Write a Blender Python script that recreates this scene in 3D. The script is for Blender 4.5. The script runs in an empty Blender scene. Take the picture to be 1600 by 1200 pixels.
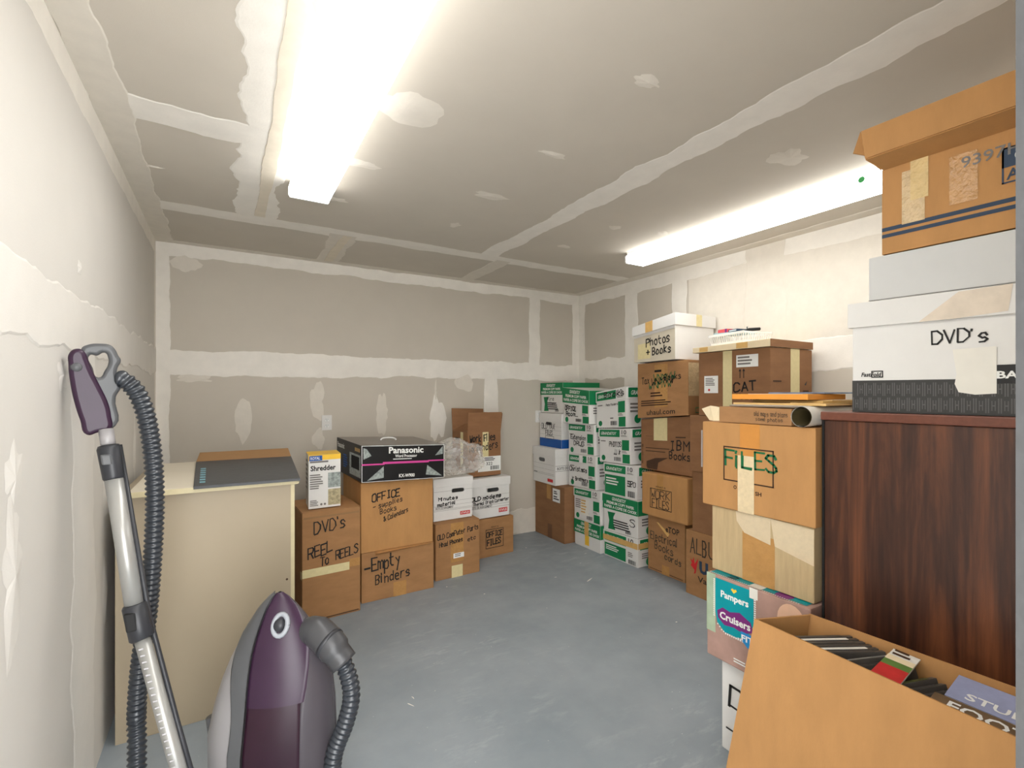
import bpy, bmesh, math, random
from mathutils import Vector as V, geometry
from mathutils import noise as mn

# ---------------------------------------------------------------- camera, world, exposure
scn = bpy.context.scene
COL = scn.collection
F_PX, HOR, TH, EYE = 752.6, 614.5, math.radians(30.6515), 1.395
SN, CS = math.sin(TH), math.cos(TH)
cam = bpy.data.cameras.new('camera'); cam.sensor_width = 36; cam.lens = F_PX / 1600 * 36
cam.shift_y = (HOR - 600) / 1600; cam.clip_start = 0.01
camo = bpy.data.objects.new('camera', cam); COL.objects.link(camo)
camo.location = (0, 0, EYE); camo.rotation_euler = (math.pi / 2, 0, -TH)
scn.camera = camo
w = bpy.data.worlds.new('world'); scn.world = w; w.use_nodes = True
w.node_tree.nodes['Background'].inputs[0].default_value = (.99, 1, 1, 1)
w.node_tree.nodes['Background'].inputs[1].default_value = 4.6
vs = scn.view_settings
vs.view_transform = 'Standard'; vs.look = 'None'; vs.gamma = 1; vs.use_curve_mapping = False
vs.exposure = 1.03
LAMP = 6.0

RX, LX, BY, CZ = 3.25, -.418, 4.075, 2.44       # right wall, left wall, back wall, ceiling
rnd = random.Random(7)

# ---------------------------------------------------------------- helpers
def P(px, py, D):
    """point seen at a photo pixel, D metres in front of the camera"""
    l = (px - 800) / F_PX
    return V(((SN + CS * l) * D, (CS - SN * l) * D, EYE + (HOR - py) / F_PX * D))

def lin(c):
    return tuple((v / 255 / 12.92 if v / 255 <= .04045 else ((v / 255 + .055) / 1.055) ** 2.4) for v in c)

MATS = {}
def mat(name, rgb, rough=.7, var=.08, scale=6, bump=0., bscale=80, metal=0., stretch=(1, 1, 1), spec=.4, coat=0.):
    if name in MATS: return MATS[name]
    m = bpy.data.materials.new(name); m.use_nodes = True
    nt = m.node_tree; b = nt.nodes['Principled BSDF']
    c = lin(rgb)
    b.inputs['Roughness'].default_value = rough; b.inputs['Metallic'].default_value = metal
    b.inputs['Specular IOR Level'].default_value = spec
    b.inputs['Coat Weight'].default_value = coat
    tc = nt.nodes.new('ShaderNodeTexCoord'); mp = nt.nodes.new('ShaderNodeMapping')
    mp.inputs['Scale'].default_value = stretch
    nt.links.new(tc.outputs['Object'], mp.inputs['Vector'])
    n = nt.nodes.new('ShaderNodeTexNoise'); n.inputs['Scale'].default_value = scale
    n.inputs['Detail'].default_value = 6; n.inputs['Roughness'].default_value = .6
    nt.links.new(mp.outputs[0], n.inputs['Vector'])
    r = nt.nodes.new('ShaderNodeValToRGB')
    r.color_ramp.elements[0].position = .25; r.color_ramp.elements[1].position = .75
    r.color_ramp.elements[0].color = (*[v * (1 - var) for v in c], 1)
    r.color_ramp.elements[1].color = (*[min(1, v * (1 + var)) for v in c], 1)
    nt.links.new(n.outputs['Fac'], r.inputs[0]); nt.links.new(r.outputs[0], b.inputs['Base Color'])
    if bump:
        n2 = nt.nodes.new('ShaderNodeTexNoise'); n2.inputs['Scale'].default_value = bscale
        n2.inputs['Detail'].default_value = 4
        nt.links.new(mp.outputs[0], n2.inputs['Vector'])
        bp = nt.nodes.new('ShaderNodeBump'); bp.inputs['Strength'].default_value = bump
        bp.inputs['Distance'].default_value = .01
        nt.links.new(n2.outputs['Fac'], bp.inputs['Height']); nt.links.new(bp.outputs[0], b.inputs['Normal'])
    MATS[name] = m
    return m

def finish(o, label=None, cat=None, group=None, kind=None):
    if label: o['label'] = label
    if cat: o['category'] = cat
    if group: o['group'] = group
    if kind: o['kind'] = kind
    return o

class Thing:
    """an Empty at the base of a thing; parts are meshes under it"""
    def __init__(s, name, label, cat, loc, group=None):
        s.o = bpy.data.objects.new(name, None); COL.objects.link(s.o)
        s.o.empty_display_size = .05
        s.loc = V(loc); s.o.location = s.loc; finish(s.o, label, cat, group)

def obj(name, verts, faces, m, parent=None, smooth=False, label=None):
    """parent: Thing, or (object, origin) for sub-parts, or None"""
    me = bpy.data.meshes.new(name)
    org = V((0, 0, 0))
    if isinstance(parent, Thing): org = parent.loc; par = parent.o
    elif parent is not None: par = parent; org = par.parent.location if par.parent else V((0, 0, 0))
    else: par = None
    me.from_pydata([tuple(V(v) - org) for v in verts], [], faces)
    me.materials.append(m)
    if smooth:
        for p in me.polygons: p.use_smooth = True
    o = bpy.data.objects.new(name, me); COL.objects.link(o)
    if par: o.parent = par
    if label: o['label'] = label
    return o

def bm_obj(name, bm, m, parent=None, smooth=False, label=None):
    bm.verts.index_update()
    vs_ = [v.co.copy() for v in bm.verts]; fs = [[v.index for v in f.verts] for f in bm.faces]
    bm.free()
    return obj(name, vs_, fs, m, parent, smooth, label)

HF = [(0, 1, 2, 3), (4, 7, 6, 5), (0, 4, 5, 1), (1, 5, 6, 2), (2, 6, 7, 3), (3, 7, 4, 0)]
def hexa_bm(pts, bev=.003):
    bm = bmesh.new(); vv = [bm.verts.new(p) for p in pts]
    for f in HF: bm.faces.new([vv[i] for i in f])
    bmesh.ops.recalc_face_normals(bm, faces=bm.faces)
    if bev: bmesh.ops.bevel(bm, geom=bm.edges[:], offset=bev, segments=2, affect='EDGES', profile=.6)
    return bm

def hexa(name, pts, m, parent=None, bev=.003, label=None):
    return bm_obj(name, hexa_bm(pts, bev), m, parent, label=label)

def boxpts(x0, x1, y0, y1, z0, z1):
    return [V(p) for p in ((x0, y0, z0), (x1, y0, z0), (x1, y1, z0), (x0, y1, z0), (x0, y0, z1), (x1, y0, z1), (x1, y1, z1), (x0, y1, z1))]

def box(name, x0, x1, y0, y1, z0, z1, m, parent=None, bev=.003, label=None):
    return hexa(name, boxpts(x0, x1, y0, y1, z0, z1), m, parent, bev, label)

def obox(name, c, ux, uy, uz, m, parent=None, bev=.001, label=None):
    c, ux, uy, uz = V(c), V(ux), V(uy), V(uz)
    pts = [c - ux - uy - uz, c + ux - uy - uz, c + ux + uy - uz, c - ux + uy - uz, c - ux - uy + uz, c + ux - uy + uz, c + ux + uy + uz, c - ux + uy + uz]
    return hexa(name, pts, m, parent, bev, label)

class Face:
    """four corners of a box face: bottom left, bottom right, top left, top right as seen from outside"""
    def __init__(s, bl, br, tl, tr):
        s.bl, s.br, s.tl, s.tr = V(bl), V(br), V(tl), V(tr)
        s.n = (s.br - s.bl).cross(s.tl - s.bl).normalized()
        s.w = ((s.br - s.bl).length + (s.tr - s.tl).length) / 2
        s.h = ((s.tl - s.bl).length + (s.tr - s.br).length) / 2
    def at(s, u, v, off=.001):
        return s.bl.lerp(s.br, u).lerp(s.tl.lerp(s.tr, u), v) + s.n * off
    def sub(s, u0, u1, v0, v1, off=0.):
        return Face(s.at(u0, v0, off), s.at(u1, v0, off), s.at(u0, v1, off), s.at(u1, v1, off))

def rect(name, f, u0, u1, v0, v1, m, parent, off=.001, label=None, n=1):
    vs_, fs = [], []
    for j in range(n + 1):
        vs_ += [f.at(u0, v0 + (v1 - v0) * j / n, off), f.at(u1, v0 + (v1 - v0) * j / n, off)]
    for j in range(n): fs.append((2 * j, 2 * j + 1, 2 * j + 3, 2 * j + 2))
    return obj(name, vs_, fs, m, parent, label=label)

def rects(name, f, rs, m, parent, off=.001):
    vs_, fs = [], []
    for (u0, u1, v0, v1) in rs:
        k = len(vs_)
        vs_ += [f.at(u0, v0, off), f.at(u1, v0, off), f.at(u1, v1, off), f.at(u0, v1, off)]
        fs.append((k, k + 1, k + 2, k + 3))
    return obj(name, vs_, fs, m, parent)

def poly(name, f, pts, m, parent, off=.001):
    tris = geometry.tessellate_polygon([[V((p[0] * f.w, p[1] * f.h, 0)) for p in pts]])
    return obj(name, [f.at(u, v, off) for u, v in pts], [t[::-1] if False else t for t in tris], m, parent)

def disc(name, f, cu, cv, r, m, parent, off=.001, sy=1.):
    return poly(name, f, [(cu + r / f.w * math.cos(a * math.pi / 10), cv + r * sy / f.h * math.sin(a * math.pi / 10)) for a in range(20)], m, parent, off)

TXT = {}
def text_geo(s, shear=0., bold=0.):
    key = (s, shear, bold)
    if key in TXT: return TXT[key]
    cu = bpy.data.curves.new('t', 'FONT'); cu.body = s; cu.shear = shear; cu.offset = bold
    cu.resolution_u = 2
    o = bpy.data.objects.new('t', cu); COL.objects.link(o)
    me = bpy.data.meshes.new_from_object(o.evaluated_get(bpy.context.evaluated_depsgraph_get()))
    vs_ = [v.co.copy() for v in me.vertices]; fs = [list(p.vertices) for p in me.polygons]
    bpy.data.objects.remove(o); bpy.data.curves.remove(cu); bpy.data.meshes.remove(me)
    x0 = min(v.x for v in vs_); x1 = max(v.x for v in vs_); y0 = min(v.y for v in vs_); y1 = max(v.y for v in vs_)
    vs_ = [((v.x - x0) / (x1 - x0), (v.y - y0) / (y1 - y0)) for v in vs_]
    TXT[key] = (vs_, fs)
    return TXT[key]

def text(s, f, u0, u1, v0, v1, m, parent, off=.0016, shear=0., bold=.01, name='printed_text', slope=0.):
    vs_, fs = text_geo(s, shear, bold)
    return obj(name, [f.at(u0 + x * (u1 - u0), v0 + y * (v1 - v0) + slope * x, off) for x, y in vs_], fs, m, parent)

GL = {'A': '00 26 40/12 32', 'B': '00 06 26 35 34 23 03/23 32 31 20 00', 'C': '45 36 16 05 01 10 30 41', 'D': '00 06 26 44 42 20 00',
 'E': '46 06 00 40/03 33', 'F': '46 06 00/03 33', 'G': '45 36 16 05 01 10 30 41 43 23', 'H': '06 00/46 40/03 43', 'I': '16 36/26 20/10 30',
 'J': '36 31 20 10 01', 'K': '06 00/46 03 40', 'L': '06 00 40', 'M': '00 06 23 46 40', 'N': '00 06 40 46', 'O': '16 05 01 10 30 41 45 36 16',
 'P': '00 06 36 45 44 33 03', 'R': '00 06 36 45 44 33 03/23 40', 'S': '45 36 16 05 14 33 42 41 30 10 01', 'T': '06 46/26 20', 'U': '06 01 10 30 41 46',
 'V': '06 20 46', 'W': '06 10 23 30 46', 'X': '06 40/00 46', 'Y': '06 23 46/23 20', 'Z': '06 46 00 40',
 'a': '34 14 03 01 10 31/34 31 40', 'b': '06 00/03 24 33 31 20 00', 'c': '33 24 14 03 01 10 20 31', 'd': '33 14 03 01 10 31/36 30',
 'e': '02 32 33 24 14 03 01 10 30', 'f': '36 25 20/04 34', 'g': '33 14 03 01 10 31/34 3a 2b 0b', 'h': '06 00/03 24 33 30', 'i': '14 10/16 15',
 'k': '06 00/34 02 30', 'l': '16 10', 'm': '04 00/03 14 23 20/23 34 43 40', 'n': '04 00/03 24 33 30', 'o': '14 03 01 10 20 31 33 24 14',
 'p': '04 0b/03 24 33 31 20 00', 'r': '04 00/02 14 34', 's': '33 24 14 03 12 22 31 20 00', 't': '16 11 20 30/04 34', 'u': '04 01 10 21 34/34 30',
 'v': '04 20 34', 'w': '04 10 23 30 44', 'x': '04 30/00 34', 'y': '04 22/34 1b', "'": '16 15', '+': '21 25/03 43', '-': '03 33', '&': '40 05 16 25 01 10 43',
 '4': '36 30/36 02 42', '2': '05 16 36 45 00 40', '7': '06 46 10'}
YV = {'a': -1, 'b': -2}
def hand(s, f, u0, u1, v0, v1, m, parent, wd=.004, slope=0., name='handwriting', off=.0022, seed=1):
    """marker lettering: strokes of a simple hand, fitted into the rectangle u0..u1, v0..v1 of a face"""
    r = random.Random(seed + len(s)); NAR = {"'": 2.4, 'i': 3., 'l': 3., 't': 4., ' ': 3.}; pos = [0.]
    for ch in s: pos.append(pos[-1] + NAR.get(ch, 5.))
    total = pos[-1] - 1
    vs_, fs = [], []
    for i, ch in enumerate(s):
        if ch not in GL: continue
        dy = r.uniform(-.4, .4); dx = r.uniform(-.3, .3)
        for st in GL[ch].split('/'):
            pts = []
            for t in st.split():
                x = int(t[0]) - (.8 if ch in NAR else 0) + pos[i] + dx + r.uniform(-.2, .2); y = (YV[t[1]] if t[1] in YV else int(t[1])) + dy + r.uniform(-.2, .2)
                u = u0 + (u1 - u0) * x / total; v = v0 + (v1 - v0) * y / 6 + slope * (u - u0)
                pts.append((u * f.w, v * f.h))
            for a, b in zip(pts, pts[1:]):
                d = V((b[0] - a[0], b[1] - a[1])); L = d.length or 1e-6; d /= L
                n = V((-d.y, d.x)) * wd * r.uniform(.4, .6); e = d * wd * .35
                k = len(vs_)
                for q in (V(a) - e + n, V(a) - e - n, V(b) + e - n, V(b) + e + n): vs_.append(f.at(q.x / f.w, q.y / f.h, off))
                fs.append((k, k + 1, k + 2, k + 3))
    return obj(name, vs_, fs, m, parent)

def catmull(pts, n=12):
    pts = [V(p) for p in pts]; q = [pts[0] * 2 - pts[1]] + pts + [pts[-1] * 2 - pts[-2]]; out = []
    for i in range(1, len(q) - 2):
        a, b, c, d = q[i - 1:i + 3]
        for k in range(n):
            t = k / n
            out.append(.5 * (2 * b + (c - a) * t + (2 * a - 5 * b + 4 * c - d) * t * t + (3 * b - a - 3 * c + d) * t ** 3))
    out.append(pts[-1]); return out

def resample(pts, step):
    out = [pts[0]]; acc = 0.
    for a, b in zip(pts, pts[1:]):
        L = (b - a).length; t = step - acc
        while t <= L: out.append(a.lerp(b, t / L)); t += step
        acc = (acc + L) % step
    return out

def tube(name, pts, rad, m, parent, sides=14, cap=True, smooth=True):
    """rad: number or function of index"""
    pts = [V(p) for p in pts]; vs_, fs = [], []
    up = V((0, 0, 1)); t0 = (pts[1] - pts[0]).normalized()
    if abs(t0.z) > .9: up = V((1, 0, 0))
    nrm = (up - t0 * up.dot(t0)).normalized()
    for i, p in enumerate(pts):
        t = (pts[min(i + 1, len(pts) - 1)] - pts[max(i - 1, 0)]).normalized()
        nrm = (nrm - t * nrm.dot(t)).normalized(); bn = t.cross(nrm)
        r = rad(i) if callable(rad) else rad
        for k in range(sides):
            a = 2 * math.pi * k / sides
            vs_.append(p + (nrm * math.cos(a) + bn * math.sin(a)) * r)
    for i in range(len(pts) - 1):
        for k in range(sides):
            fs.append((i * sides + k, i * sides + (k + 1) % sides, (i + 1) * sides + (k + 1) % sides, (i + 1) * sides + k))
    if cap:
        fs.append(tuple(range(sides))[::-1]); fs.append(tuple((len(pts) - 1) * sides + k for k in range(sides)))
    return obj(name, vs_, fs, m, parent, smooth)

def hose(name, ctrl, r, m, parent, pitch=.017):
    pts = resample(catmull(ctrl, 30), pitch / 6)
    return tube(name, pts, lambda i: r * (1 + .12 * math.cos(2 * math.pi * i / 6)), m, parent, 16)

# ---------------------------------------------------------------- materials
M_board = mat('drywall_paper', (203, 195, 182), .9, .035, 3, .05, 300)
M_skim = mat('skim_coat', (214, 210, 203), .88, .03, 2.5, .05, 200)
M_skim2 = mat('skim_patch', (225, 221, 214), .88, .04, 5, .05, 200)
M_mud = mat('joint_compound', (237, 232, 223), .85, .05, 9, .08, 120)
M_mud2 = mat('joint_compound_thin', (222, 215, 203), .88, .05, 14, .05, 120)
M_taupe = mat('paper_tape', (226, 216, 198), .85, .06, 20)
M_card = mat('cardboard_brown', (164, 121, 79), .8, .13, 7, .08, 60, stretch=(1, 1, 3))
M_card2 = mat('cardboard_dark_brown', (142, 102, 69), .82, .13, 7, .08, 60, stretch=(1, 1, 3))
M_card3 = mat('cardboard_golden', (185, 137, 85), .8, .1, 5, .08, 60, stretch=(3, 3, 1))
M_card4 = mat('cardboard_pale', (190, 166, 126), .8, .12, 14, .1, 60, stretch=(6, 6, .6))
M_cardin = mat('cardboard_inside', (150, 115, 78), .85, .06, 9)
M_white = mat('white_board', (226, 224, 220), .7, .03, 8, .05, 60)
M_cream = mat('cream_board', (232, 214, 178), .75, .07, 12)
M_ink = mat('black_marker', (28, 27, 26), .6, .1)
M_inkfade = mat('faded_marker', (70, 62, 52), .7, .15)
M_green_ink = mat('green_marker', (24, 104, 62), .6, .1)
M_pgreen = mat('printed_green', (12, 124, 74), .55, .05)
M_pwhite = mat('printed_white', (236, 236, 232), .55, .03)
M_pgrey = mat('printed_grey', (120, 116, 112), .6, .2, 200)
M_pblack = mat('printed_black', (24, 24, 25), .4, .1)
M_pbrown = mat('printed_dark_brown', (70, 48, 32), .7, .1)
M_red = mat('printed_red', (200, 40, 44), .5, .05)
M_blue = mat('printed_blue', (22, 84, 160), .5, .06)
M_navy = mat('printed_navy', (44, 62, 84), .6, .06)
M_teal = mat('printed_teal', (0, 150, 160), .4, .06)
M_purple = mat('printed_purple', (122, 44, 118), .4, .06)
M_yellow = mat('printed_yellow', (244, 196, 62), .5, .06)
M_mask = mat('masking_tape', (222, 208, 158), .6, .06, 40)
M_maskold = mat('aged_tape', (214, 172, 104), .55, .08, 30)
M_ptape = mat('parcel_tape', (186, 140, 84), .25, .1, 30, .3, 90)
M_ctape = mat('clear_crinkled_tape', (210, 182, 138), .12, .15, 30, .8, 70, spec=.8)
M_beige = mat('beige_laminate', (168, 154, 131), .5, .03, 3)
M_beige_top = mat('ivory_laminate', (222, 212, 192), .45, .03, 4)
M_beige_edge = mat('ivory_edge_band', (206, 194, 156), .5, .08, 20)
M_chalk = mat('black_print_sheet', (62, 64, 67), .45, .12, 20, .1, 50)
M_metal = mat('white_enamel', (235, 235, 232), .4, .02)
M_greyplastic = mat('grey_plastic', (84, 85, 87), .38, .05, 20)
M_darkplastic = mat('dark_grey_plastic', (50, 51, 55), .35, .08, 20)
M_hose = mat('hose_plastic', (48, 52, 58), .28, .05, 20, spec=.6)
M_silver = mat('brushed_aluminium', (166, 165, 161), .32, .04, 30, metal=.4, stretch=(1, 1, .1))
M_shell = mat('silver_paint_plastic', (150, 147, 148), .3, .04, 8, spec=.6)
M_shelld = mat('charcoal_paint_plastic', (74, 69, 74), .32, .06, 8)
M_plum = mat('plum_plastic', (50, 29, 50), .36, .12, 14, coat=.0)
M_plumd = mat('dark_plum_plastic', (42, 19, 33), .35, .2, 10, coat=.0)
M_dark = mat('recess_black', (18, 18, 19), .7, .1)
M_case = mat('dvd_case_black', (74, 70, 66), .35, .12, 30)
M_paper = mat('white_paper', (232, 228, 218), .8, .04, 12)
M_manila = mat('manila_paper', (216, 180, 118), .75, .08, 12)
M_orange = mat('orange_envelope_paper', (230, 154, 62), .7, .06, 10)
M_jamb = mat('grey_door_frame', (52, 52, 52), .5, .12, 14, .3, 20)

def floor_mat():
    m = bpy.data.materials.new('painted_concrete'); m.use_nodes = True; nt = m.node_tree; b = nt.nodes['Principled BSDF']
    tc = nt.nodes.new('ShaderNodeTexCoord')
    def noise(sc, det=6, ro=.6, st=None):
        n = nt.nodes.new('ShaderNodeTexNoise'); n.inputs['Scale'].default_value = sc; n.inputs['Detail'].default_value = det; n.inputs['Roughness'].default_value = ro
        if st:
            mp = nt.nodes.new('ShaderNodeMapping'); mp.inputs['Scale'].default_value = st; mp.inputs['Rotation'].default_value = (0, 0, .5)
            nt.links.new(tc.outputs['Object'], mp.inputs[0]); nt.links.new(mp.outputs[0], n.inputs['Vector'])
        else: nt.links.new(tc.outputs['Object'], n.inputs['Vector'])
        return n
    def ramp(n, p0, c0, p1, c1):
        r = nt.nodes.new('ShaderNodeValToRGB'); e = r.color_ramp.elements
        e[0].position = p0; e[0].color = (*c0, 1); e[1].position = p1; e[1].color = (*c1, 1)
        nt.links.new(n.outputs['Fac'], r.inputs[0]); return r
    base = ramp(noise(2.2), .3, lin((134, 143, 149)), .72, lin((154, 161, 166)))
    scuff = ramp(noise(5, 9, .72, (1, 3, 1)), .52, (0, 0, 0), .75, (1, 1, 1))
    big = ramp(noise(1.3, 3), .48, (0, 0, 0), .7, (1, 1, 1))
    mu = nt.nodes.new('ShaderNodeMath'); mu.operation = 'MULTIPLY'
    nt.links.new(scuff.outputs[0], mu.inputs[0]); nt.links.new(big.outputs[0], mu.inputs[1])
    mu2 = nt.nodes.new('ShaderNodeMath'); mu2.operation = 'MULTIPLY'; mu2.inputs[1].default_value = .75
    nt.links.new(mu.outputs[0], mu2.inputs[0])
    mx = nt.nodes.new('ShaderNodeMix'); mx.data_type = 'RGBA'
    nt.links.new(mu2.outputs[0], mx.inputs[0]); nt.links.new(base.outputs[0], mx.inputs[6]); mx.inputs[7].default_value = (*lin((196, 200, 202)), 1)
    sp = ramp(noise(60, 2), .74, (0, 0, 0), .77, (1, 1, 1))
    mx2 = nt.nodes.new('ShaderNodeMix'); mx2.data_type = 'RGBA'
    nt.links.new(sp.outputs[0], mx2.inputs[0]); nt.links.new(mx.outputs[2], mx2.inputs[6]); mx2.inputs[7].default_value = (*lin((215, 215, 210)), 1)
    nt.links.new(mx2.outputs[2], b.inputs['Base Color'])
    rr = ramp(noise(8), .3, (.38,) * 3, .7, (.6,) * 3); nt.links.new(rr.outputs[0], b.inputs['Roughness'])
    b.inputs['Specular IOR Level'].default_value = .35
    return m
M_floor = floor_mat()

def wood_mat():
    m = bpy.data.materials.new('walnut_laminate'); m.use_nodes = True; nt = m.node_tree; b = nt.nodes['Principled BSDF']
    tc = nt.nodes.new('ShaderNodeTexCoord')
    mp = nt.nodes.new('ShaderNodeMapping'); mp.inputs['Scale'].default_value = (9, 9, .8)
    nt.links.new(tc.outputs['Object'], mp.inputs[0])
    n = nt.nodes.new('ShaderNodeTexNoise'); n.inputs['Scale'].default_value = 1.1; n.inputs['Detail'].default_value = 8; n.inputs['Roughness'].default_value = .62; n.inputs['Distortion'].default_value = .8
    nt.links.new(mp.outputs[0], n.inputs['Vector'])
    mp2 = nt.nodes.new('ShaderNodeMapping'); mp2.inputs['Scale'].default_value = (70, 70, 2.5); nt.links.new(tc.outputs['Object'], mp2.inputs[0])
    n2 = nt.nodes.new('ShaderNodeTexNoise'); n2.inputs['Scale'].default_value = 1; n2.inputs['Detail'].default_value = 5; nt.links.new(mp2.outputs[0], n2.inputs['Vector'])
    ad = nt.nodes.new('ShaderNodeMath'); ad.operation = 'MULTIPLY_ADD'; ad.inputs[1].default_value = .3
    nt.links.new(n2.outputs['Fac'], ad.inputs[0]); nt.links.new(n.outputs['Fac'], ad.inputs[2])
    r = nt.nodes.new('ShaderNodeValToRGB'); nt.links.new(ad.outputs[0], r.inputs[0]); e = r.color_ramp.elements
    e[0].position = .46; e[0].color = (*lin((34, 20, 15)), 1); e[1].position = .88; e[1].color = (*lin((128, 76, 46)), 1)
    k = e.new(.62); k.color = (*lin((70, 40, 27)), 1)
    nt.links.new(r.outputs[0], b.inputs['Base Color']); b.inputs['Roughness'].default_value = .35
    return m
M_wood = wood_mat()
M_woodtop = mat('walnut_edge', (112, 66, 50), .4, .2, 4, stretch=(1, 12, 12))

def emit_mat(name, k):
    m = bpy.data.materials.new(name); m.use_nodes = True; nt = m.node_tree
    b = nt.nodes['Principled BSDF']; b.inputs['Base Color'].default_value = (.9, .9, .9, 1)
    b.inputs['Emission Color'].default_value = (1, .995, .975, 1); b.inputs['Emission Strength'].default_value = LAMP * k
    return m
M_lens = emit_mat('fluorescent_lens', 1); M_lens_side = emit_mat('fluorescent_lens_side', .4)

def film_mat():
    m = bpy.data.materials.new('clear_plastic_film'); m.use_nodes = True; nt = m.node_tree
    b = nt.nodes['Principled BSDF']; b.inputs['Base Color'].default_value = (.92, .9, .87, 1); b.inputs['Roughness'].default_value = .12
    b.inputs['Specular IOR Level'].default_value = .9
    t = nt.nodes.new('ShaderNodeBsdfTransparent'); t.inputs[0].default_value = (.97, .96, .94, 1)
    lw = nt.nodes.new('ShaderNodeTexNoise'); lw.inputs['Scale'].default_value = 9
    r = nt.nodes.new('ShaderNodeValToRGB'); r.color_ramp.elements[0].position = .3; r.color_ramp.elements[0].color = (.1,) * 3 + (1,)
    r.color_ramp.elements[1].position = .75; r.color_ramp.elements[1].color = (.4,) * 3 + (1,)
    tc = nt.nodes.new('ShaderNodeTexCoord'); nt.links.new(tc.outputs['Object'], lw.inputs['Vector']); nt.links.new(lw.outputs['Fac'], r.inputs[0])
    mx = nt.nodes.new('ShaderNodeMixShader'); nt.links.new(r.outputs[0], mx.inputs[0])
    nt.links.new(t.outputs[0], mx.inputs[1]); nt.links.new(b.outputs[0], mx.inputs[2])
    nt.links.new(mx.outputs[0], nt.nodes['Material Output'].inputs['Surface'])
    return m
M_film = film_mat()

# ---------------------------------------------------------------- the room
def struct(name, x0, x1, y0, y1, z0, z1, m):
    o = box(name, x0, x1, y0, y1, z0, z1, m, bev=0); o['kind'] = 'structure'; return o
T = .1
floor = struct('floor', LX - T, RX + T, -.6, BY + T, -T, 0, M_floor)
ceil = struct('ceiling', LX - T, RX + T, -.02, BY + T, CZ, CZ + T, M_board)
wback = struct('wall_back', LX - T, RX + T, BY, BY + T, 0, CZ, M_board)
wleft = struct('wall_left', LX - T, LX, -.02, BY, 0, CZ, M_skim)
wright = struct('wall_right', RX, RX + T, -.02, BY, 0, CZ, M_board)
wf = obj('wall_front', *(lambda b: (b[0], b[1]))(
    (lambda A, B: ([*A, *B], [list(f) for f in HF] + [[i + 8 for i in f] for f in HF]))(
        boxpts(.455, RX, -.02, .1, 0, CZ), boxpts(LX, .455, -.02, .1, 2.08, CZ))), M_board); wf['kind'] = 'structure'
tr = struct('trim_1', .435, .455, -.03, .101, 0, 2.08, M_jamb)

def noise1(x, seed): return mn.noise(V((x, seed * 7.3, 1.7)))
CNT = [0]
def strip(parent, org, ux, uy, n, L, wd, amp, m=None, thick=None, seed=None, name='joint_compound_band', taper=0):
    """trowelled band with ragged edges lying on a wall: runs along ux from org, half width wd/2 each way along uy"""
    CNT[0] += 1; seed = seed or CNT[0]; thick = .0012 + .00022 * (CNT[0] % 12) if thick is None else thick
    org, ux, uy, n = V(org), V(ux), V(uy), V(n)
    N = max(6, int(L / .022)); vs_, fs = [], []
    for i in range(N + 1):
        s = L * i / N
        e = [amp * (.9 * noise1(s * 2.1, seed + k * 31) + .75 * noise1(s * 7, seed + k * 17) + .3 * noise1(s * 27, seed + k * 11)) for k in (0, 1)]
        tp = 1 if not taper else min(1, .35 + .65 * min(i, N - i) / (N * taper))
        a, b = -wd / 2 * tp + e[0], wd / 2 * tp + e[1]
        c = org + ux * s
        vs_ += [c + uy * a + n * .0003, c + uy * (a * .93) + n * thick, c + uy * (b * .93) + n * thick, c + uy * b + n * .0003]
    for i in range(N):
        k = 4 * i
        for j in range(3): fs.append((k + j, k + j + 1, k + j + 5, k + j + 4))
    return obj(name, vs_, fs, m or M_mud, parent)

X_, Y_, Z_ = V((1, 0, 0)), V((0, 1, 0)), V((0, 0, 1))
def blob(parent, c, ux, uy, n, a, b, m=None, seed=None, name='joint_compound_patch', thick=.0055):
    CNT[0] += 1; seed = seed or CNT[0]; c, ux, uy, n = V(c), V(ux), V(uy), V(n); N = 26
    vs_ = [c + n * thick]; fs = []
    for i in range(N):
        t = 2 * math.pi * i / N; r = 1 + .55 * noise1(math.cos(t) * 1.6 + 5, seed) + .4 * noise1(math.sin(t) * 2.3 + 9, seed + 3) + .12 * noise1(t * 5, seed)
        vs_.append(c + ux * math.cos(t) * a * r + uy * math.sin(t) * b * r + n * .0004)
    for i in range(N): fs.append((0, 1 + i, 1 + (i + 1) % N))
    return obj(name, vs_, fs, m or M_mud2, parent)

dn = -Z_
# ceiling seams
strip(ceil, (LX, 3.29, CZ), X_, Y_, dn, RX - LX, .15, .022)
strip(ceil, (1.715, .1, CZ), Y_, X_, dn, 3.19, .15, .03)
strip(ceil, (.14, .1, CZ), Y_, X_, dn, 3.2, .2, .05)
strip(ceil, (.17, .9, CZ), Y_, X_, dn, 2.3, .06, .01, M_taupe, .0046, name='joint_tape')
strip(ceil, (LX, 2.22, CZ), X_, Y_, dn, .56, .16, .035)
strip(ceil, (.68, 3.3, CZ), Y_, X_, dn, .78, .16, .03, M_mud2)
strip(ceil, (.69, 3.3, CZ), Y_, X_, dn, .7, .07, .012, M_taupe, .0046, name='joint_tape')
strip(ceil, (1.89, 3.3, CZ), Y_, X_, dn, .78, .13, .02, M_mud2)
strip(ceil, (LX, BY - .03, CZ), X_, Y_, dn, RX - LX, .09, .012, M_mud2)
strip(ceil, (LX + .05, .1, CZ), Y_, X_, dn, BY - .1, .11, .02, M_mud2)
strip(ceil, (RX - .04, .1, CZ), Y_, X_, dn, BY - .1, .13, .02, M_mud2)
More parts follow.
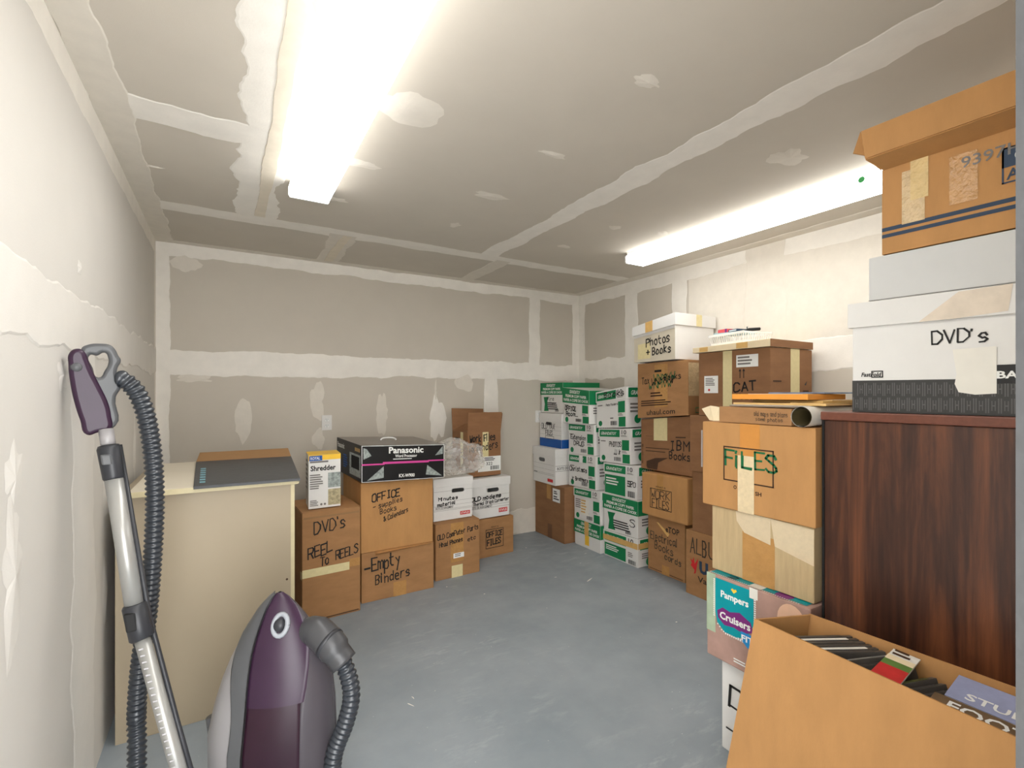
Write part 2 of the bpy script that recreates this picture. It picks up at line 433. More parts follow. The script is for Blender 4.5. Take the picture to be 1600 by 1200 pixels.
for (x, y, a, b) in [(.56, 1.72, .1, .1), (.53, 2.235, .08, .04), (.51, 2.72, .06, .035), (1.19, 2.25, .1, .035), (1.22, 2.75, .035, .05), (1.23, 1.72, .075, .022),
                     (1.22, 1.155, .06, .03), (2.14, 1.204, .09, .06), (2.10, 2.28, .05, .03), (2.06, 2.76, .05, .04), (-.29, 2.75, .05, .012), (2.45, 2.2, .04, .03)]:
    blob(ceil, (x, y, CZ), X_, Y_, dn, a, b)
# back wall
nb = -Y_
strip(wback, (LX, BY, 1.615), X_, Z_, nb, RX - LX, .17, .022)
strip(wback, (LX, BY, CZ - .045), X_, Z_, nb, RX - LX, .1, .018)
strip(wback, (LX + .035, BY, 0), Z_, X_, nb, CZ, .09, .012)
strip(wback, (RX - .04, BY, 0), Z_, X_, nb, CZ, .1, .012)
strip(wback, (2.68, BY, 1.6), Z_, X_, nb, .82, .14, .016)
strip(wback, (2.18, BY, .05), Z_, X_, nb, 1.53, .14, .014)
strip(wback, (LX, BY, .12), X_, Z_, nb, RX - LX, .24, .03, M_mud2)
for (x, z, a, b, mm) in [(.11, 1.19, .05, .13, M_mud2), (.62, 1.33, .06, .15, M_mud2), (1.14, 1.22, .05, .16, M_mud2), (1.63, 1.17, .06, .18, M_mud), (.63, 1.03, .05, .09, M_mud2),
                     (-.26, 2.31, .08, .06, M_mud2), (1.62, 1.42, .012, .1, M_mud2), (1.9, 1.5, .1, .08, M_mud2), (-.2, 1.5, .12, .03, M_mud2)]:
    blob(wback, (x, BY, z), X_, Z_, nb, a, b, mm)
# right wall
nr = -X_
strip(wright, (RX, .1, 1.64), Y_, Z_, nr, BY - .1, .2, .03)
strip(wright, (RX, .1, CZ - .05), Y_, Z_, nr, BY - .1, .13, .022)
strip(wright, (RX, BY - .045, 0), Z_, Y_, nr, CZ, .11, .014)
strip(wright, (RX, 3.3, 0), Z_, Y_, nr, CZ, .17, .016)
strip(wright, (RX, 2.75, 1.6), Z_, Y_, nr, .82, .15, .014)
strip(wright, (RX, 2.0, 0), Z_, Y_, nr, CZ, .3, .03, M_mud2)
strip(wright, (RX, .1, 2.02), Y_, Z_, nr, 2.55, .66, .03, M_mud2, .0008)  # broad pale band: brightness near the ceiling light put into the wall colour
# left wall
nl = X_
strip(wleft, (LX, .1, 1.62), Y_, Z_, nl, BY - .1, .18, .03, M_skim2)
strip(wleft, (LX, .1, CZ - .045), Y_, Z_, nl, BY - .1, .1, .014)
strip(wleft, (LX, BY - .03, 0), Z_, Y_, nl, CZ, .07, .008)
strip(wleft, (LX, 2.15, 0), Z_, Y_, nl, 1.55, .3, .05, M_skim2)
for (y, z, a, b, mm) in [(2.1, 1.81, .03, .03, M_skim2), (1.52, 1.2, .06, .1, M_skim2), (1.52, .98, .07, .16, M_skim2), (2.5, 1.05, .05, .14, M_skim2), (3.2, 1.1, .05, .2, M_skim2), (1.9, 1.45, .06, .06, M_skim2), (2.5, .6, .05, .15, M_skim2)]:
    blob(wleft, (LX, y, z), Y_, Z_, nl, a, b, mm)

# ---------------------------------------------------------------- ceiling lights
def light(x0, x1, y0, y1, label, sticker=None):
    t = Thing('ceiling_light', label, 'ceiling light', ((x0 + x1) / 2, (y0 + y1) / 2, CZ - .085), 'fluorescent wraparound lights')
    box('housing', x0 + .015, x1 - .015, y0 + .005, y1 - .005, CZ - .022, CZ, M_metal, t, .002)
    cx = (x0 + x1) / 2; hw = (x1 - x0) / 2
    prof = [(-hw * .86, CZ - .022), (-hw, CZ - .03), (-hw, CZ - .068), (-hw * .93, CZ - .08), (hw * .93, CZ - .08), (hw, CZ - .068), (hw, CZ - .03), (hw * .86, CZ - .022)]
    n = len(prof); ys = (y0 + .012, y1 - .012)
    vs_ = [(cx + p[0], y, p[1]) for y in ys for p in prof]
    obj('lens', vs_, [(i, i + 1, n + i + 1, n + i) for i in (2, 3, 4)], M_lens, t)
    obj('lens_side', vs_, [(i, i + 1, n + i + 1, n + i) for i in (0, 1)], M_lens_side, t)
    obj('lens_side', vs_, [(i, i + 1, n + i + 1, n + i) for i in (5, 6)], M_lens_side, t)
    for y in ys:
        d = .012 if y == ys[1] else -.012
        k = 1.015
        pv = [(cx + p[0] * k, y, CZ - (CZ - p[1]) * k) for p in prof] + [(cx + p[0] * k, y + d, CZ - (CZ - p[1]) * k) for p in prof]
        obj('end_cap', pv, [tuple(range(n)), tuple(range(2 * n - 1, n - 1, -1))] + [(i, (i + 1) % n, n + (i + 1) % n, n + i) for i in range(n)], M_metal, t)
    if sticker:
        f = Face((x0 - .001, sticker + .03, CZ - .068), (x0 - .001, sticker - .03, CZ - .068), (x0 - .001, sticker + .03, CZ - .032), (x0 - .001, sticker - .03, CZ - .032))
        disc('sticker', f, .5, .5, .014, mat('sticker_green', (80, 190, 110), .5), t, .0005)
light(.262, .45, .16, 2.6, 'white fluorescent ceiling light over the beige cabinet side of the room')
light(2.545, 2.73, .16, 2.65, 'white fluorescent ceiling light near the right wall above the stacked boxes', 1.1)

# ---------------------------------------------------------------- outlets
def outlet(x, z, label):
    t = Thing('wall_outlet', label, 'outlet', (x, BY, z - .06))
    box('cover_plate', x - .038, x + .038, BY - .007, BY, z - .06, z + .06, M_white, t, .002)
    f = Face((x - .038, BY - .007, z - .06), (x + .038, BY - .007, z - .06), (x - .038, BY - .007, z + .06), (x + .038, BY - .007, z + .06))
    for v in (.3, .7):
        c = f.at(.5, v, 0)
        o = obox('receptacle', c, (.016, 0, 0), (0, .003, 0), (0, 0, .0135), M_metal, t, .002)
        g = f.sub(.3, .7, v - .12, v + .12, .003)
        rects('slot', g, [(.25, .33, .45, .85), (.67, .75, .45, .85), (.44, .56, .12, .3)], M_dark, o, .0008)
    return t
outlet(.69, 1.16, 'white double wall outlet above the word processor carton')
outlet(2.725, 1.16, 'white wall outlet partly hidden behind the white file boxes in the corner')

# ---------------------------------------------------------------- cartons
def fr_x(X, yl, yr, zbl, zbr, ztl, ztr, dx=0.):
    """front face on a plane facing the room from the right wall (left edge has the larger y)"""
    return [V((X, yl, zbl)), V((X + dx, yr, zbr)), V((X, yl, ztl)), V((X + dx, yr, ztr))]
def fr_y(xl, yl, xr, yr, zb, zt, zbr=None, ztr=None):
    return [V((xl, yl, zb)), V((xr, yr, zb if zbr is None else zbr)), V((xl, yl, zt)), V((xr, yr, zt if ztr is None else ztr))]

class Carton:
    def __init__(s, name, label, fr, depth, m, cat='box', group=None, flaps=False, bev=.004, body=True, thing=None, part='body', dvec=None):
        bl, br, tl, tr_ = fr
        a = (br - bl); a.z = 0; a.normalize()
        d = V((-a.y, a.x, 0)) * depth if dvec is None else V(dvec)
        s.d = d; s.fr = fr
        base = (bl + br + d) / 2 if False else (bl + br) / 2 + d / 2
        base.z = min(bl.z, br.z)
        s.t = thing or Thing(name, label, cat, base, group)
        if body: s.body = hexa(part, [bl, br, br + d, bl + d, tl, tr_, tr_ + d, tl + d], m, s.t, bev)
        s.front = Face(bl, br, tl, tr_); s.right = Face(br, br + d, tr_, tr_ + d)
        s.left = Face(bl + d, bl, tl + d, tl); s.top = Face(tl, tr_, tl + d, tr_ + d)
        if flaps:
            f = s.top
            for v0, v1, dz in ((.004, .497, .003), (.503, .996, .003)):
                q = [f.at(.006, v0, .0005), f.at(.994, v0, .0005), f.at(.994, v1, .0005), f.at(.006, v1, .0005)]
                lift = .006 if v0 < .4 else .002
                p2 = [q[0] + Z_ * dz, q[1] + Z_ * dz, q[2] + Z_ * (dz + lift), q[3] + Z_ * (dz + lift)]
                if v0 > .4: p2 = [q[0] + Z_ * (dz + lift), q[1] + Z_ * (dz + lift), q[2] + Z_ * dz, q[3] + Z_ * dz]
                hexa('flap', q + p2, m, s.t, .0008)

def stadium(cu, cv, w_, h_, f, n=8):
    out = []
    r = h_ / 2
    for k in range(n + 1): a = -math.pi / 2 + math.pi * k / n; out.append((cu + (w_ / 2 - r + r * math.cos(a)) / f.w, cv + r * math.sin(a) / f.h))
    for k in range(n + 1): a = math.pi / 2 + math.pi * k / n; out.append((cu + (-w_ / 2 + r + r * math.cos(a)) / f.w, cv + r * math.sin(a) / f.h))
    return out

def holed_body(name, c, m, hole):
    """hollow board box whose front has a hand hole cut through"""
    f = c.front; bl, br, tl, tr_ = c.fr; d = c.d
    outer = [(0, 0), (1, 0), (1, 1), (0, 1)]; inner = stadium(*hole, f)
    loops = [[V((u * f.w, v * f.h, 0)) for u, v in outer], [V((u * f.w, v * f.h, 0)) for u, v in inner]]
    tris = geometry.tessellate_polygon(loops); allp = outer + inner
    vs_ = [f.at(u, v, 0) for u, v in allp] + [f.at(u, v, -.004) for u, v in inner] + [bl + d, br + d, tl + d, tr_ + d]
    fs = [tuple(t) for t in tris]; k = len(outer); n = len(inner); b = k + 2 * n
    fs += [(k + i, k + (i + 1) % n, k + n + (i + 1) % n, k + n + i) for i in range(n)]
    fs += [(0, b, b + 2, 3), (1, 2, b + 3, b + 1), (b, b + 1, b + 3, b + 2), (0, 1, b + 1, b), (3, 2, b + 3, b + 2)]
    return obj(name, vs_, fs, m, c.t)

def lidded(name, label, fr, depth, m, lidh=.22, e=.008, hole=None, cat='box', group=None, lidm=None, ltop=None):
    """file box: body plus a slightly larger lid over its top"""
    bl, br, tl, tr_ = fr
    F0 = Face(*fr)
    b2 = [bl, br, F0.at(0, .96, 0), F0.at(1, .96, 0)]
    c = Carton(name, label, b2, depth, m, cat, group, body=hole is None, bev=.003)
    if hole: holed_body('body', c, m, hole)
    a = (br - bl).normalized(); n = F0.n; d = c.d
    lf = [F0.at(0, 1 - lidh, e) - a * e, F0.at(1, 1 - lidh, e) + a * e, tl - a * e + n * e, tr_ + a * e + n * e]
    L = Carton('lid', '', lf, 0, lidm or m, thing=c.t, part='lid', dvec=d - n * 2 * e, bev=.002)
    c.lid = L; return c

def label_lines(f, u0, u1, v0, v1, n, parent, m=None, off=.0022, name='printed_text', seed=3):
    r = random.Random(seed); h = (v1 - v0) / n
    rects(name, f, [(u0, u0 + (u1 - u0) * r.uniform(.55, 1), v1 - h * (i + .62), v1 - h * i - h * .1) for i in range(n)], m or M_pgrey, parent, off)

def barcode(f, u0, u1, v0, v1, parent, off=.0024, n=14, seed=2, m=None):
    r = random.Random(seed); w_ = (u1 - u0) / n
    rects('barcode', f, [(u0 + w_ * i, u0 + w_ * (i + r.uniform(.3, .75)), v0, v1) for i in range(n)], m or M_pblack, parent, off)

# ---- row along the back wall -------------------------------------------------
c = Carton('cardboard_box', 'tall brown box marked REEL TO REELS beside the beige cabinet', fr_y(.391, 3.135, .74, 3.161, 0, .668), .42, M_card, flaps=True)
f = c.front
rect('flap_edge', f, .02, .98, .945, .962, M_cardin, c.t, .0012)
hand("DVD's", f, .2, .74, .80, .91, M_ink, c.t, .008, .06, seed=4)
hand('REEL', f, .1, .5, .58, .68, M_ink, c.t, .008, .1, seed=5)
hand('To', f, .3, .45, .5, .58, M_ink, c.t, .007, .05)
hand('REELS', f, .56, .95, .53, .61, M_ink, c.t, .007, .1)
rect('masking_tape', f, .0, .8, .415, .49, M_mask, c.t, .0016)
rect('parcel_tape', f, .8, .99, .44, .515, M_ptape, c.t, .0014)
rects('flap_seam', f, [(.03, .97, .452, .456), (.03, .97, .012, .022)], M_pbrown, c.t, .0011)
rect('tape_tail', c.left, .9, 1, .40, .47, M_mask, c.t, .0016)

c = Carton('cardboard_box', 'brown box marked Empty Binders on the floor under the OFFICE box', fr_y(.768, 3.25, 1.28, 3.262, 0, .332), .5, M_card)
f = c.front
hand('Empty', f, .13, .52, .6, .86, M_ink, c.t, .009, .14); hand('Binders', f, .18, .66, .33, .52, M_ink, c.t, .008, .12)
rect('parcel_tape', f, .42, .6, 0, .3, M_ptape, c.t, .0012); hand('-', f, .04, .12, .6, .75, M_ink, c.t, .012)
hexa('loose_flap', [f.at(.18, .93, .004), f.at(.97, .97, .002), f.at(.97, 1, .0), f.at(.18, 1, .0), f.at(.2, .98, .03), f.at(.97, .99, .012), f.at(.97, 1.0, .0), f.at(.2, 1.0, .0)], M_card3, c.t, 0)
c = Carton('cardboard_box', 'brown box marked OFFICE supplies, holding up the word processor carton', fr_y(.763, 3.246, 1.272, 3.258, .334, .80, .334, .786), .5, M_card3, flaps=False)
f = c.front
hand('OFFICE', f, .15, .52, .72, .83, M_ink, c.t, .008, .16); hand('- supplies', f, .16, .56, .61, .68, M_ink, c.t, .005, .2, seed=8)
hand('Books', f, .25, .48, .53, .6, M_ink, c.t, .005, .18); hand('& Calendars', f, .3, .64, .42, .49, M_ink, c.t, .005, .3, seed=3)
rect('masking_tape', f, .58, .62, .6, .93, M_card3, c.t, .001)

c = Carton('cardboard_box', 'brown box marked OLD COMPUTER PARTS with tape down its front', fr_y(1.332, 3.357, 1.704, 3.372, 0, .412), .36, M_card, flaps=True)
f = c.front
rect('parcel_tape', f, .33, .62, .28, 1, M_ptape, c.t, .0012); rect('masking_tape', f, .35, .6, 0, .22, M_mask, c.t, .0014)
hand('OLD ComPuter Parts', f, .04, .97, .73, .82, M_ink, c.t, .006, .1); hand('Head Phones', f, .08, .6, .6, .68, M_ink, c.t, .006, .08); hand('etc', f, .72, .92, .62, .69, M_ink, c.t, .005, .1)
lb = rect('label', f, .39, .63, .35, .44, M_pwhite, c.t, .0018); label_lines(f, .42, .6, .365, .43, 2, lb, seed=9)
c = Carton('cardboard_box', 'small brown box with OFFICE FILES in a frame, end of the back row', fr_y(1.80, 3.622, 2.174, 3.645, 0, .328, None, .322), .34, M_card)
f = c.front
def frame(f, u0, u1, v0, v1, t_, parent, m=M_pblack, sk=0.):
    tu, tv = t_ / f.w, t_ / f.h
    rects('printed_frame', f, [(u0, u1, v0, v0 + tv), (u0, u1, v1 - tv, v1), (u0, u0 + tu, v0, v1), (u1 - tu, u1, v0, v1)], m, parent, .0012)
frame(f, .24, .72, .22, .72, .005, c.t); text('WHAT IS', f, .38, .58, .75, .79, M_pblack, c.t, .0012)
hand('OFFICE', f, .27, .69, .52, .65, M_ink, c.t, .008, .04); hand('FILES', f, .28, .64, .29, .44, M_ink, c.t, .009, .08)

c = lidded('file_box', 'white file box marked Minutes, stacked on the OLD COMPUTER PARTS box', fr_y(1.345, 3.43, 1.672, 3.442, .423, .742), .36, M_white, .2, .006, (.62, .715, .11, .03), 'file box', 'white storage file boxes')
f = c.front
rects('printed_rule', f, [(.0, 1, .24, .245), (.0, 1, .27, .275), (.0, 1, .36, .364), (.5, 1, .46, .464), (0, 1, .72, .725)], M_pgrey, c.t)
hand('Minutes', f, .12, .62, .5, .58, M_ink, c.t, .006); hand('material', f, .1, .56, .36, .44, M_ink, c.t, .006, .05)
text('BOITE DE RANGEMENT', f, .05, .5, .285, .345, M_pblack, c.t, .0013); lb = rect('logo', f, .68, .94, .08, .17, M_red, c.t, .0013); text('STAPLES', f, .7, .92, .1, .15, M_pwhite, lb)
c = lidded('file_box', 'white file box marked OLD MODEMS under the open binders box', fr_y(1.737, 3.632, 2.135, 3.652, .333, .672), .36, M_white, .21, .008, (.58, .715, .12, .034), 'file box', 'white storage file boxes')
f = c.front
rects('printed_rule', f, [(0, 1, .26, .266), (0, 1, .33, .336), (0, 1, .45, .454), (0, 1, .58, .584)], M_pgrey, c.t)
hand('OLD modems', f, .05, .8, .47, .57, M_ink, c.t, .008, .05); hand('& Thermal Graph Converter', f, .03, .99, .35, .43, M_ink, c.t, .005, .05)
text('BOITE DE RANGEMENT', f, .03, .56, .27, .325, M_pblack, c.t, .0013); lb = rect('logo', f, .73, .95, .1, .21, M_red, c.t, .0013); text('STAPLES', f, .745, .935, .125, .185, M_pwhite, lb)

# open carton with raised flaps
c = Carton('open_box', 'open brown box of binders with raised flaps, highest of the back row', fr_y(1.752, 3.69, 2.076, 3.70, .682, 1.06), .3, M_card2, body=False)
bl, br, tl, tr_ = c.fr; d = c.d
def slab(name, q, th, m, parent, label=None):
    q = [V(p) for p in q]; n = (q[1] - q[0]).cross(q[3] - q[0]).normalized() * th
    return hexa(name, [*q, *[p + n for p in q]], m, parent, 0, label)
def open_body(c, m):
    bl, br, tl, tr_ = c.fr; d = c.d; e = d.normalized() * .0055; a = (br - bl).normalized() * .0055; u = V((0, 0, .0015))
    slab('side_panel', [bl, br, tr_, tl], -.005, m, c.t); slab('side_panel', [br + d, bl + d, tl + d, tr_ + d], -.005, m, c.t)
    slab('side_panel', [bl + d - e, bl + e, tl + e - u, tl + d - e - u], -.005, m, c.t); slab('side_panel', [br + e, br + d - e, tr_ + d - e - u, tr_ + e - u], -.005, m, c.t)
    slab('bottom_panel', [bl + e + a + u, br + e - a + u, br + d - e - a + u, bl + d - e + a + u], .005, m, c.t)
open_body(c, M_card2)
slab('flap', [tl, tr_, tr_ + V((.008, -.01, .17)), tl + V((0, -.01, .172))], -.004, M_card2, c.t)
slab('flap', [tr_ + d, tl + d, tl + d + V((0, .02, .2)), tr_ + d + V((0, .02, .19))], -.004, M_card2, c.t)
slab('flap', [tl + d, tl, tl + V((.13, 0, .02)), tl + d + V((.13, 0, .06))], -.004, M_card2, c.t)
slab('flap', [tr_, tr_ + d, tr_ + d + V((.0, 0, .16)), tr_ + V((.02, 0, .16))], -.004, M_card2, c.t)
f = c.front
hand('Work Files', f, .06, .84, .78, .93, M_ink, c.t, .009, .04); hand('in Binders', f, .05, .92, .56, .72, M_ink, c.t, .008, .08)
rect('masking_tape', f, .44, .62, .4, 1, M_mask, c.t, .0013)
lb = rect('shipping_label', f, .3, 1, .1, .44, M_pwhite, c.t, .0016); barcode(f, .68, .95, .13, .22, lb); text('322', f, .55, .74, .24, .31, M_pblack, lb, .0022); label_lines(f, .5, .9, .33, .42, 3, lb, M_pblack)
rect('masking_tape', c.left, .55, .72, .2, 1, M_mask, c.t, .0013)
rect('hand_hole_shade', c.left, .2, .5, .8, .86, M_dark, c.t, .0012)  # hole not cut: dark patch paints the shade inside it

# word processor carton
c = Carton('word_processor_carton', 'flat black Panasonic word processor carton on top of the OFFICE box', fr_y(.757, 3.2, 1.337, 3.206, .812, 1.052, .795, 1.03), .46, M_pblack, 'carton', bev=.003, dvec=(-.06, .5, .02))
f = c.front
rects('white_edge', f, [(0, 1, .985, 1), (0, .006, 0, 1), (.994, 1, 0, 1), (0, 1, 0, .012)], M_pwhite, c.t)
rect('stripe', f, 0, .26, .46, .5, mat('printed_pink', (206, 74, 150), .4), c.t, .0012); rect('stripe', f, .24, .8, .48, .54, MATS['printed_pink'], c.t, .0012); rect('stripe', f, .79, 1, .51, .55, MATS['printed_pink'], c.t, .0012)
text('Panasonic', f, .31, .73, .77, .955, M_pwhite, c.t, bold=.03); text('Word Processor', f, .385, .65, .655, .74, M_pwhite, c.t, bold=.02)
label_lines(f, .36, .7, .585, .625, 1, c.t, M_pwhite); text('KX-W900', f, .43, .62, .08, .18, M_pwhite, c.t, bold=.02)
M_photo = mat('printed_photo_grey', (150, 158, 154), .4, .6, 60)
for pts in ([(.02, .94), (.02, .62), (.11, .72), (.06, .9)], [(.06, .04), (.25, .42), (.25, .1)], [(.98, .95), (.98, .72), (.88, .68)], [(.78, .4), (.76, .12), (.97, .06)]):
    poly('printed_picture', f, pts, M_photo, c.t, .0012)
rect('label', f, .3, .74, .56, .76, M_pblack, c.t, .0011)
for pts in ([(.25, .0), (.256, .0), (.0, .93), (.0, .9)],): pass
g = c.left
text('Panasonic', g, .05, .34, .74, .9, M_pwhite, c.t, bold=.02); rect('printed_picture', g, .55, .97, .1, .72, M_photo, c.t, .0012); rect('printed_screen', g, .62, .92, .3, .66, M_dark, c.t, .0014)
label_lines(g, .3, .5, .2, .6, 6, c.t, M_blue); rects('print_dots', g, [(.76 + i * .05, .79 + i * .05, .8, .9) for i in range(4)], M_manila, c.t)
f = c.top; rect('top_sheet', f, .0, 1, .02, 1, mat('grey_gloss_print', (120, 112, 104), .3, .2, 10), c.t, .0012)
tube('handle', catmull([f.at(.4, .55, .004), f.at(.43, .55, .016), f.at(.5, .55, .02), f.at(.57, .55, .016), f.at(.6, .55, .004)], 6), .006, M_metal, c.t, 8)

# shredder carton
c = Carton('shredder_carton', 'small white and yellow Shredder carton on the REEL TO REELS box', fr_y(.434, 3.19, .626, 3.2, .679, 1.012), .2, M_white, 'carton', bev=.002, dvec=(.012, .2, 0))
bl, br, tl, tr_ = c.fr
f = c.front
rect('header_band', f, 0, 1, .9, 1, M_yellow, c.t, .0012); rect('header_band', f, .02, .42, .89, .985, M_blue, c.t, .0016); text('ROYAL', f, .06, .35, .91, .965, M_pwhite, c.t, .0021)
text('Shredder', f, .06, .84, .7, .8, M_pblack, c.t, bold=.03); label_lines(f, .04, .9, .83, .89, 1, c.t, M_pgrey); label_lines(f, .04, .52, .35, .64, 7, c.t); label_lines(f, .04, .35, .04, .16, 4, c.t)
rect('printed_picture', f, .6, 1, .37, .65, M_photo, c.t, .0013); rect('printed_picture', f, .6, 1, .04, .34, mat('printed_photo_warm', (176, 164, 130), .4, .5, 50), c.t, .0013)
disc('printed_dot', f, .39, .07, .007, M_pgrey, c.t); disc('printed_dot', f, .5, .07, .007, M_pgrey, c.t)
rect('top_panel', c.top, 0, 1, 0, 1, M_yellow, c.t, .0012); rect('side_panel', c.right, 0, 1, 0, .62, M_yellow, c.t, .0012); rect('side_panel', c.right, 0, 1, .62, 1, M_blue, c.t, .0012)
label_lines(c.left, .15, .85, .3, .9, 7, c.t)

# clear plastic bag, crumpled
def crumple(name, label, ctr, sx, sy, sz, seed):
    t = Thing(name, label, 'plastic bag', (ctr[0], ctr[1], ctr[2] - sz))
    bm = bmesh.new(); bmesh.ops.create_icosphere(bm, subdivisions=5, radius=1)
    for v in bm.verts:
        q = v.co.copy(); n1 = mn.noise(q * 1.7 + V((seed, 0, 0))); rid = 1 - abs(mn.noise(q * 3.6 + V((0, seed, 0)))) * 2; r2 = 1 - abs(mn.noise(q * 8 + V((0, 0, seed)))) * 2
        k = 1 + .3 * n1 + .2 * rid + .09 * r2
        p = V((q.x * sx, q.y * sy, q.z * sz)) * k
        if p.z < -sz * .92: p.z = -sz * .92
        p = p + V(ctr); v.co = (max(1.345, p.x), min(3.672, p.y), max(.752, p.z))      # rests on the file boxes, against the carton
    bm_obj('film', bm, M_film, t)
crumple('plastic_bag', 'crumpled clear plastic bag between the word processor carton and the open binders box', (1.56, 3.53, .872), .2, .12, .125, 4)

# ---- stacks along the right wall ---------------------------------------------
WG = 'boxes stacked along the right wall'
c = Carton('cardboard_box', 'plain dark brown box with a small white label on the floor in the corner', fr_x(2.685, 4.068, 3.58, 0, 0, .521, .521), .5, M_card2, group=WG)
f = c.front
lb = rect('label', f, .62, .86, .7, .94, M_pwhite, c.t, .0014); label_lines(f, .66, .8, .83, .9, 2, lb, M_pblack); label_lines(f, .65, .83, .73, .81, 2, lb, M_pblack, seed=8)
rect('parcel_tape', f, .42, .56, .72, 1, M_ptape, c.t, .0012); rect('parcel_tape', f, .45, .6, 0, .26, mat('brown_tape', (112, 74, 44), .3), c.t, .0012)
c = lidded('file_box', 'white file box with red logo and black hand hole on the plain corner box', fr_x(2.66, 4.062, 3.69, .523, .523, .867, .867), .42, M_white, .23, .007, (.4, .68, .1, .036), 'file box', 'white storage file boxes')
f = c.front
rects('printed_rule', f, [(0, .95, .26, .266), (0, .95, .3, .306), (0, .95, .56, .564), (0, .95, .42, .424)], M_pgrey, c.t); rect('logo', f, .66, .9, .07, .16, M_red, c.t, .0013); label_lines(f, .03, .28, .27, .3, 1, c.t, M_pblack)
text('BOITE DE RANGEMENT', c.right, .05, .8, .44, .52, M_pblack, c.t); rects('printed_rule', c.right, [(0, 1, .4, .41), (0, 1, .55, .56)], M_pgrey, c.t)
c = lidded('file_box', 'white file box with a blue bottom band marked OLD TAX FILES', fr_x(2.73, 4.05, 3.686, .869, .869, 1.2, 1.2), .42, M_white, .24, .006, (.42, .72, .1, .03), 'file box')
f = c.front
rect('bottom_band', f, 0, 1, 0, .26, M_blue, c.t, .0012); rect('bottom_band', c.right, 0, 1, 0, .26, M_blue, c.t, .0012)
rects('printed_rule', f, [(0, 1, .38, .384), (0, 1, .52, .524), (0, 1, .64, .644)], M_pgrey, c.t); frame(f, .26, .66, .24, .34, .006, c.t, M_pgrey)
hand('OLD TAX', f, .08, .7, .56, .72, M_ink, c.t, .006); hand('FILES', f, .28, .6, .36, .5, M_ink, c.t, .006)

def paper_box(label, fr, depth, lidh=.28, style='std', face='std', words=(), lw=True, tape=None, flip=False):
    """copy paper box: white body with printed panels, telescoping lid"""
    c = lidded('copy_paper_box', label, fr, depth, M_white, lidh, .006, None, 'box', 'green and white copy paper boxes')
    f, L = c.front, c.lid.front; t = c.t
    lt = c.lid.body
    if style == 'std':
        rect('green_panel', L, .04, .68, .14, .88, M_pgreen, lt, .0012); text('GRAND&TOY', L, .09, .58, .34, .66, M_pwhite, lt, shear=.25, bold=.02)
        text('10', L, .74, .88, .42, .86, M_pblack, lt); label_lines(L, .72, .95, .16, .34, 2, lt)
        rect('green_panel', c.lid.right, .05, .8, .12, .9, M_pgreen, lt, .0012); text('GRAND&TOY', c.lid.right, .12, .7, .32, .68, M_pwhite, lt, shear=.25, bold=.02)
    else:
        rect('green_panel', L, 0, 1, 0, 1, M_pgreen, lt, .0012); text('GRAND&TOY', L, .28, .68, .66, .9, M_pwhite, lt, shear=.25, bold=.02)
        text('PREMIUM COPY PAPER', L, .12, .9, .38, .58, M_pwhite, lt, bold=.03); text('PAPIER A COPIE DE CHOIX', L, .05, .97, .1, .3, M_pwhite, lt, bold=.03)
        rect('green_panel', c.lid.right, 0, 1, 0, 1, M_pgreen, lt, .0012)
    vt = 1 - lidh
    if face == 'std':
        rects('green_panel', f, [(.74, .96, vt * .56, vt * .98), (.76, .98, vt * .04, vt * .4)], M_pgreen, t, .0012)
        (label_lines(f, .05, .42, vt * .5, vt * .94, 5, t, seed=len(label)) if not words else label_lines(f, .05, .3, vt * .86, vt * .94, 1, t)); barcode(f, .5, .72, vt * .1, vt * .26, t); disc('recycling_mark', f, .14, vt * .18, .024, M_pgreen, t)
        label_lines(f, .48, .64, vt * .32, vt * .4, 1, t); label_lines(f, .74, .94, vt * .43, vt * .53, 2, t)
    elif face == 'icon':
        poly('green_icon', f, [(.12, vt * .9), (.36, vt * .92), (.3, vt * .7), (.3, vt * .35), (.36, vt * .1), (.14, vt * .08), (.17, vt * .5)], M_pgreen, t, .0012)
        label_lines(f, .3, .8, vt * .15, vt * .6, 4, t, M_pblack, seed=5); barcode(f, .66, .82, vt * .08, vt * .2, t)
    elif face == 'side':
        rect('green_panel', f, .02, .66, .04, vt * .97, M_pgreen, t, .0012); label_lines(f, .06, .55, vt * .45, vt * .85, 3, t, M_pwhite, .0018); barcode(f, .74, .95, vt * .08, vt * .36, t); label_lines(f, .72, .9, vt * .5, vt * .85, 3, t)
    label_lines(c.right, .1, .85, vt * .5, vt * .9, 3, t, seed=6)
    disc('recycling_mark', c.right, .3, vt * .3, .036, M_pgreen, t)
    for (s, u0, u1, v0, v1, wd) in words: hand(s, f, u0, u1, v0, v1, M_ink, t, wd, seed=len(label), off=.003)
    return c
paper_box('green-lidded copy paper box in the corner, on the OLD TAX FILES box', fr_x(2.75, 4.055, 3.69, 1.203, 1.205, 1.498, 1.498), .44, .4, 'band', 'icon', [('Fire', .3, .62, .42, .54, .005), ('other', .3, .7, .26, .38, .004)])
paper_box('green-lidded copy paper box marked OFFICE, on top of the middle stack', fr_x(2.742, 3.671, 3.295, 1.118, 1.12, 1.45, 1.418), .44, .42, 'band', 'std', [('OFFICE', .08, .5, .38, .5, .009), ('Room', .12, .48, .22, .34, .008)])
paper_box('copy paper box marked EXTENSION DRUG, second from the top of the middle stack', fr_x(2.79, 3.652, 3.285, .83, .842, 1.116, 1.116), .42, .27, 'std', 'std', [('Extension', .1, .7, .5, .64, .007), ('DRUG', .22, .62, .3, .44, .007)])
c = paper_box('copy paper box with torn green lid panel, third from the top of the middle stack', fr_x(2.79, 3.648, 3.264, .527, .54, .828, .84), .42, .27, 'std', 'std', [('Christmas', .04, .7, .5, .64, .007), ('Jr Brothers', .1, .74, .2, .32, .006)])
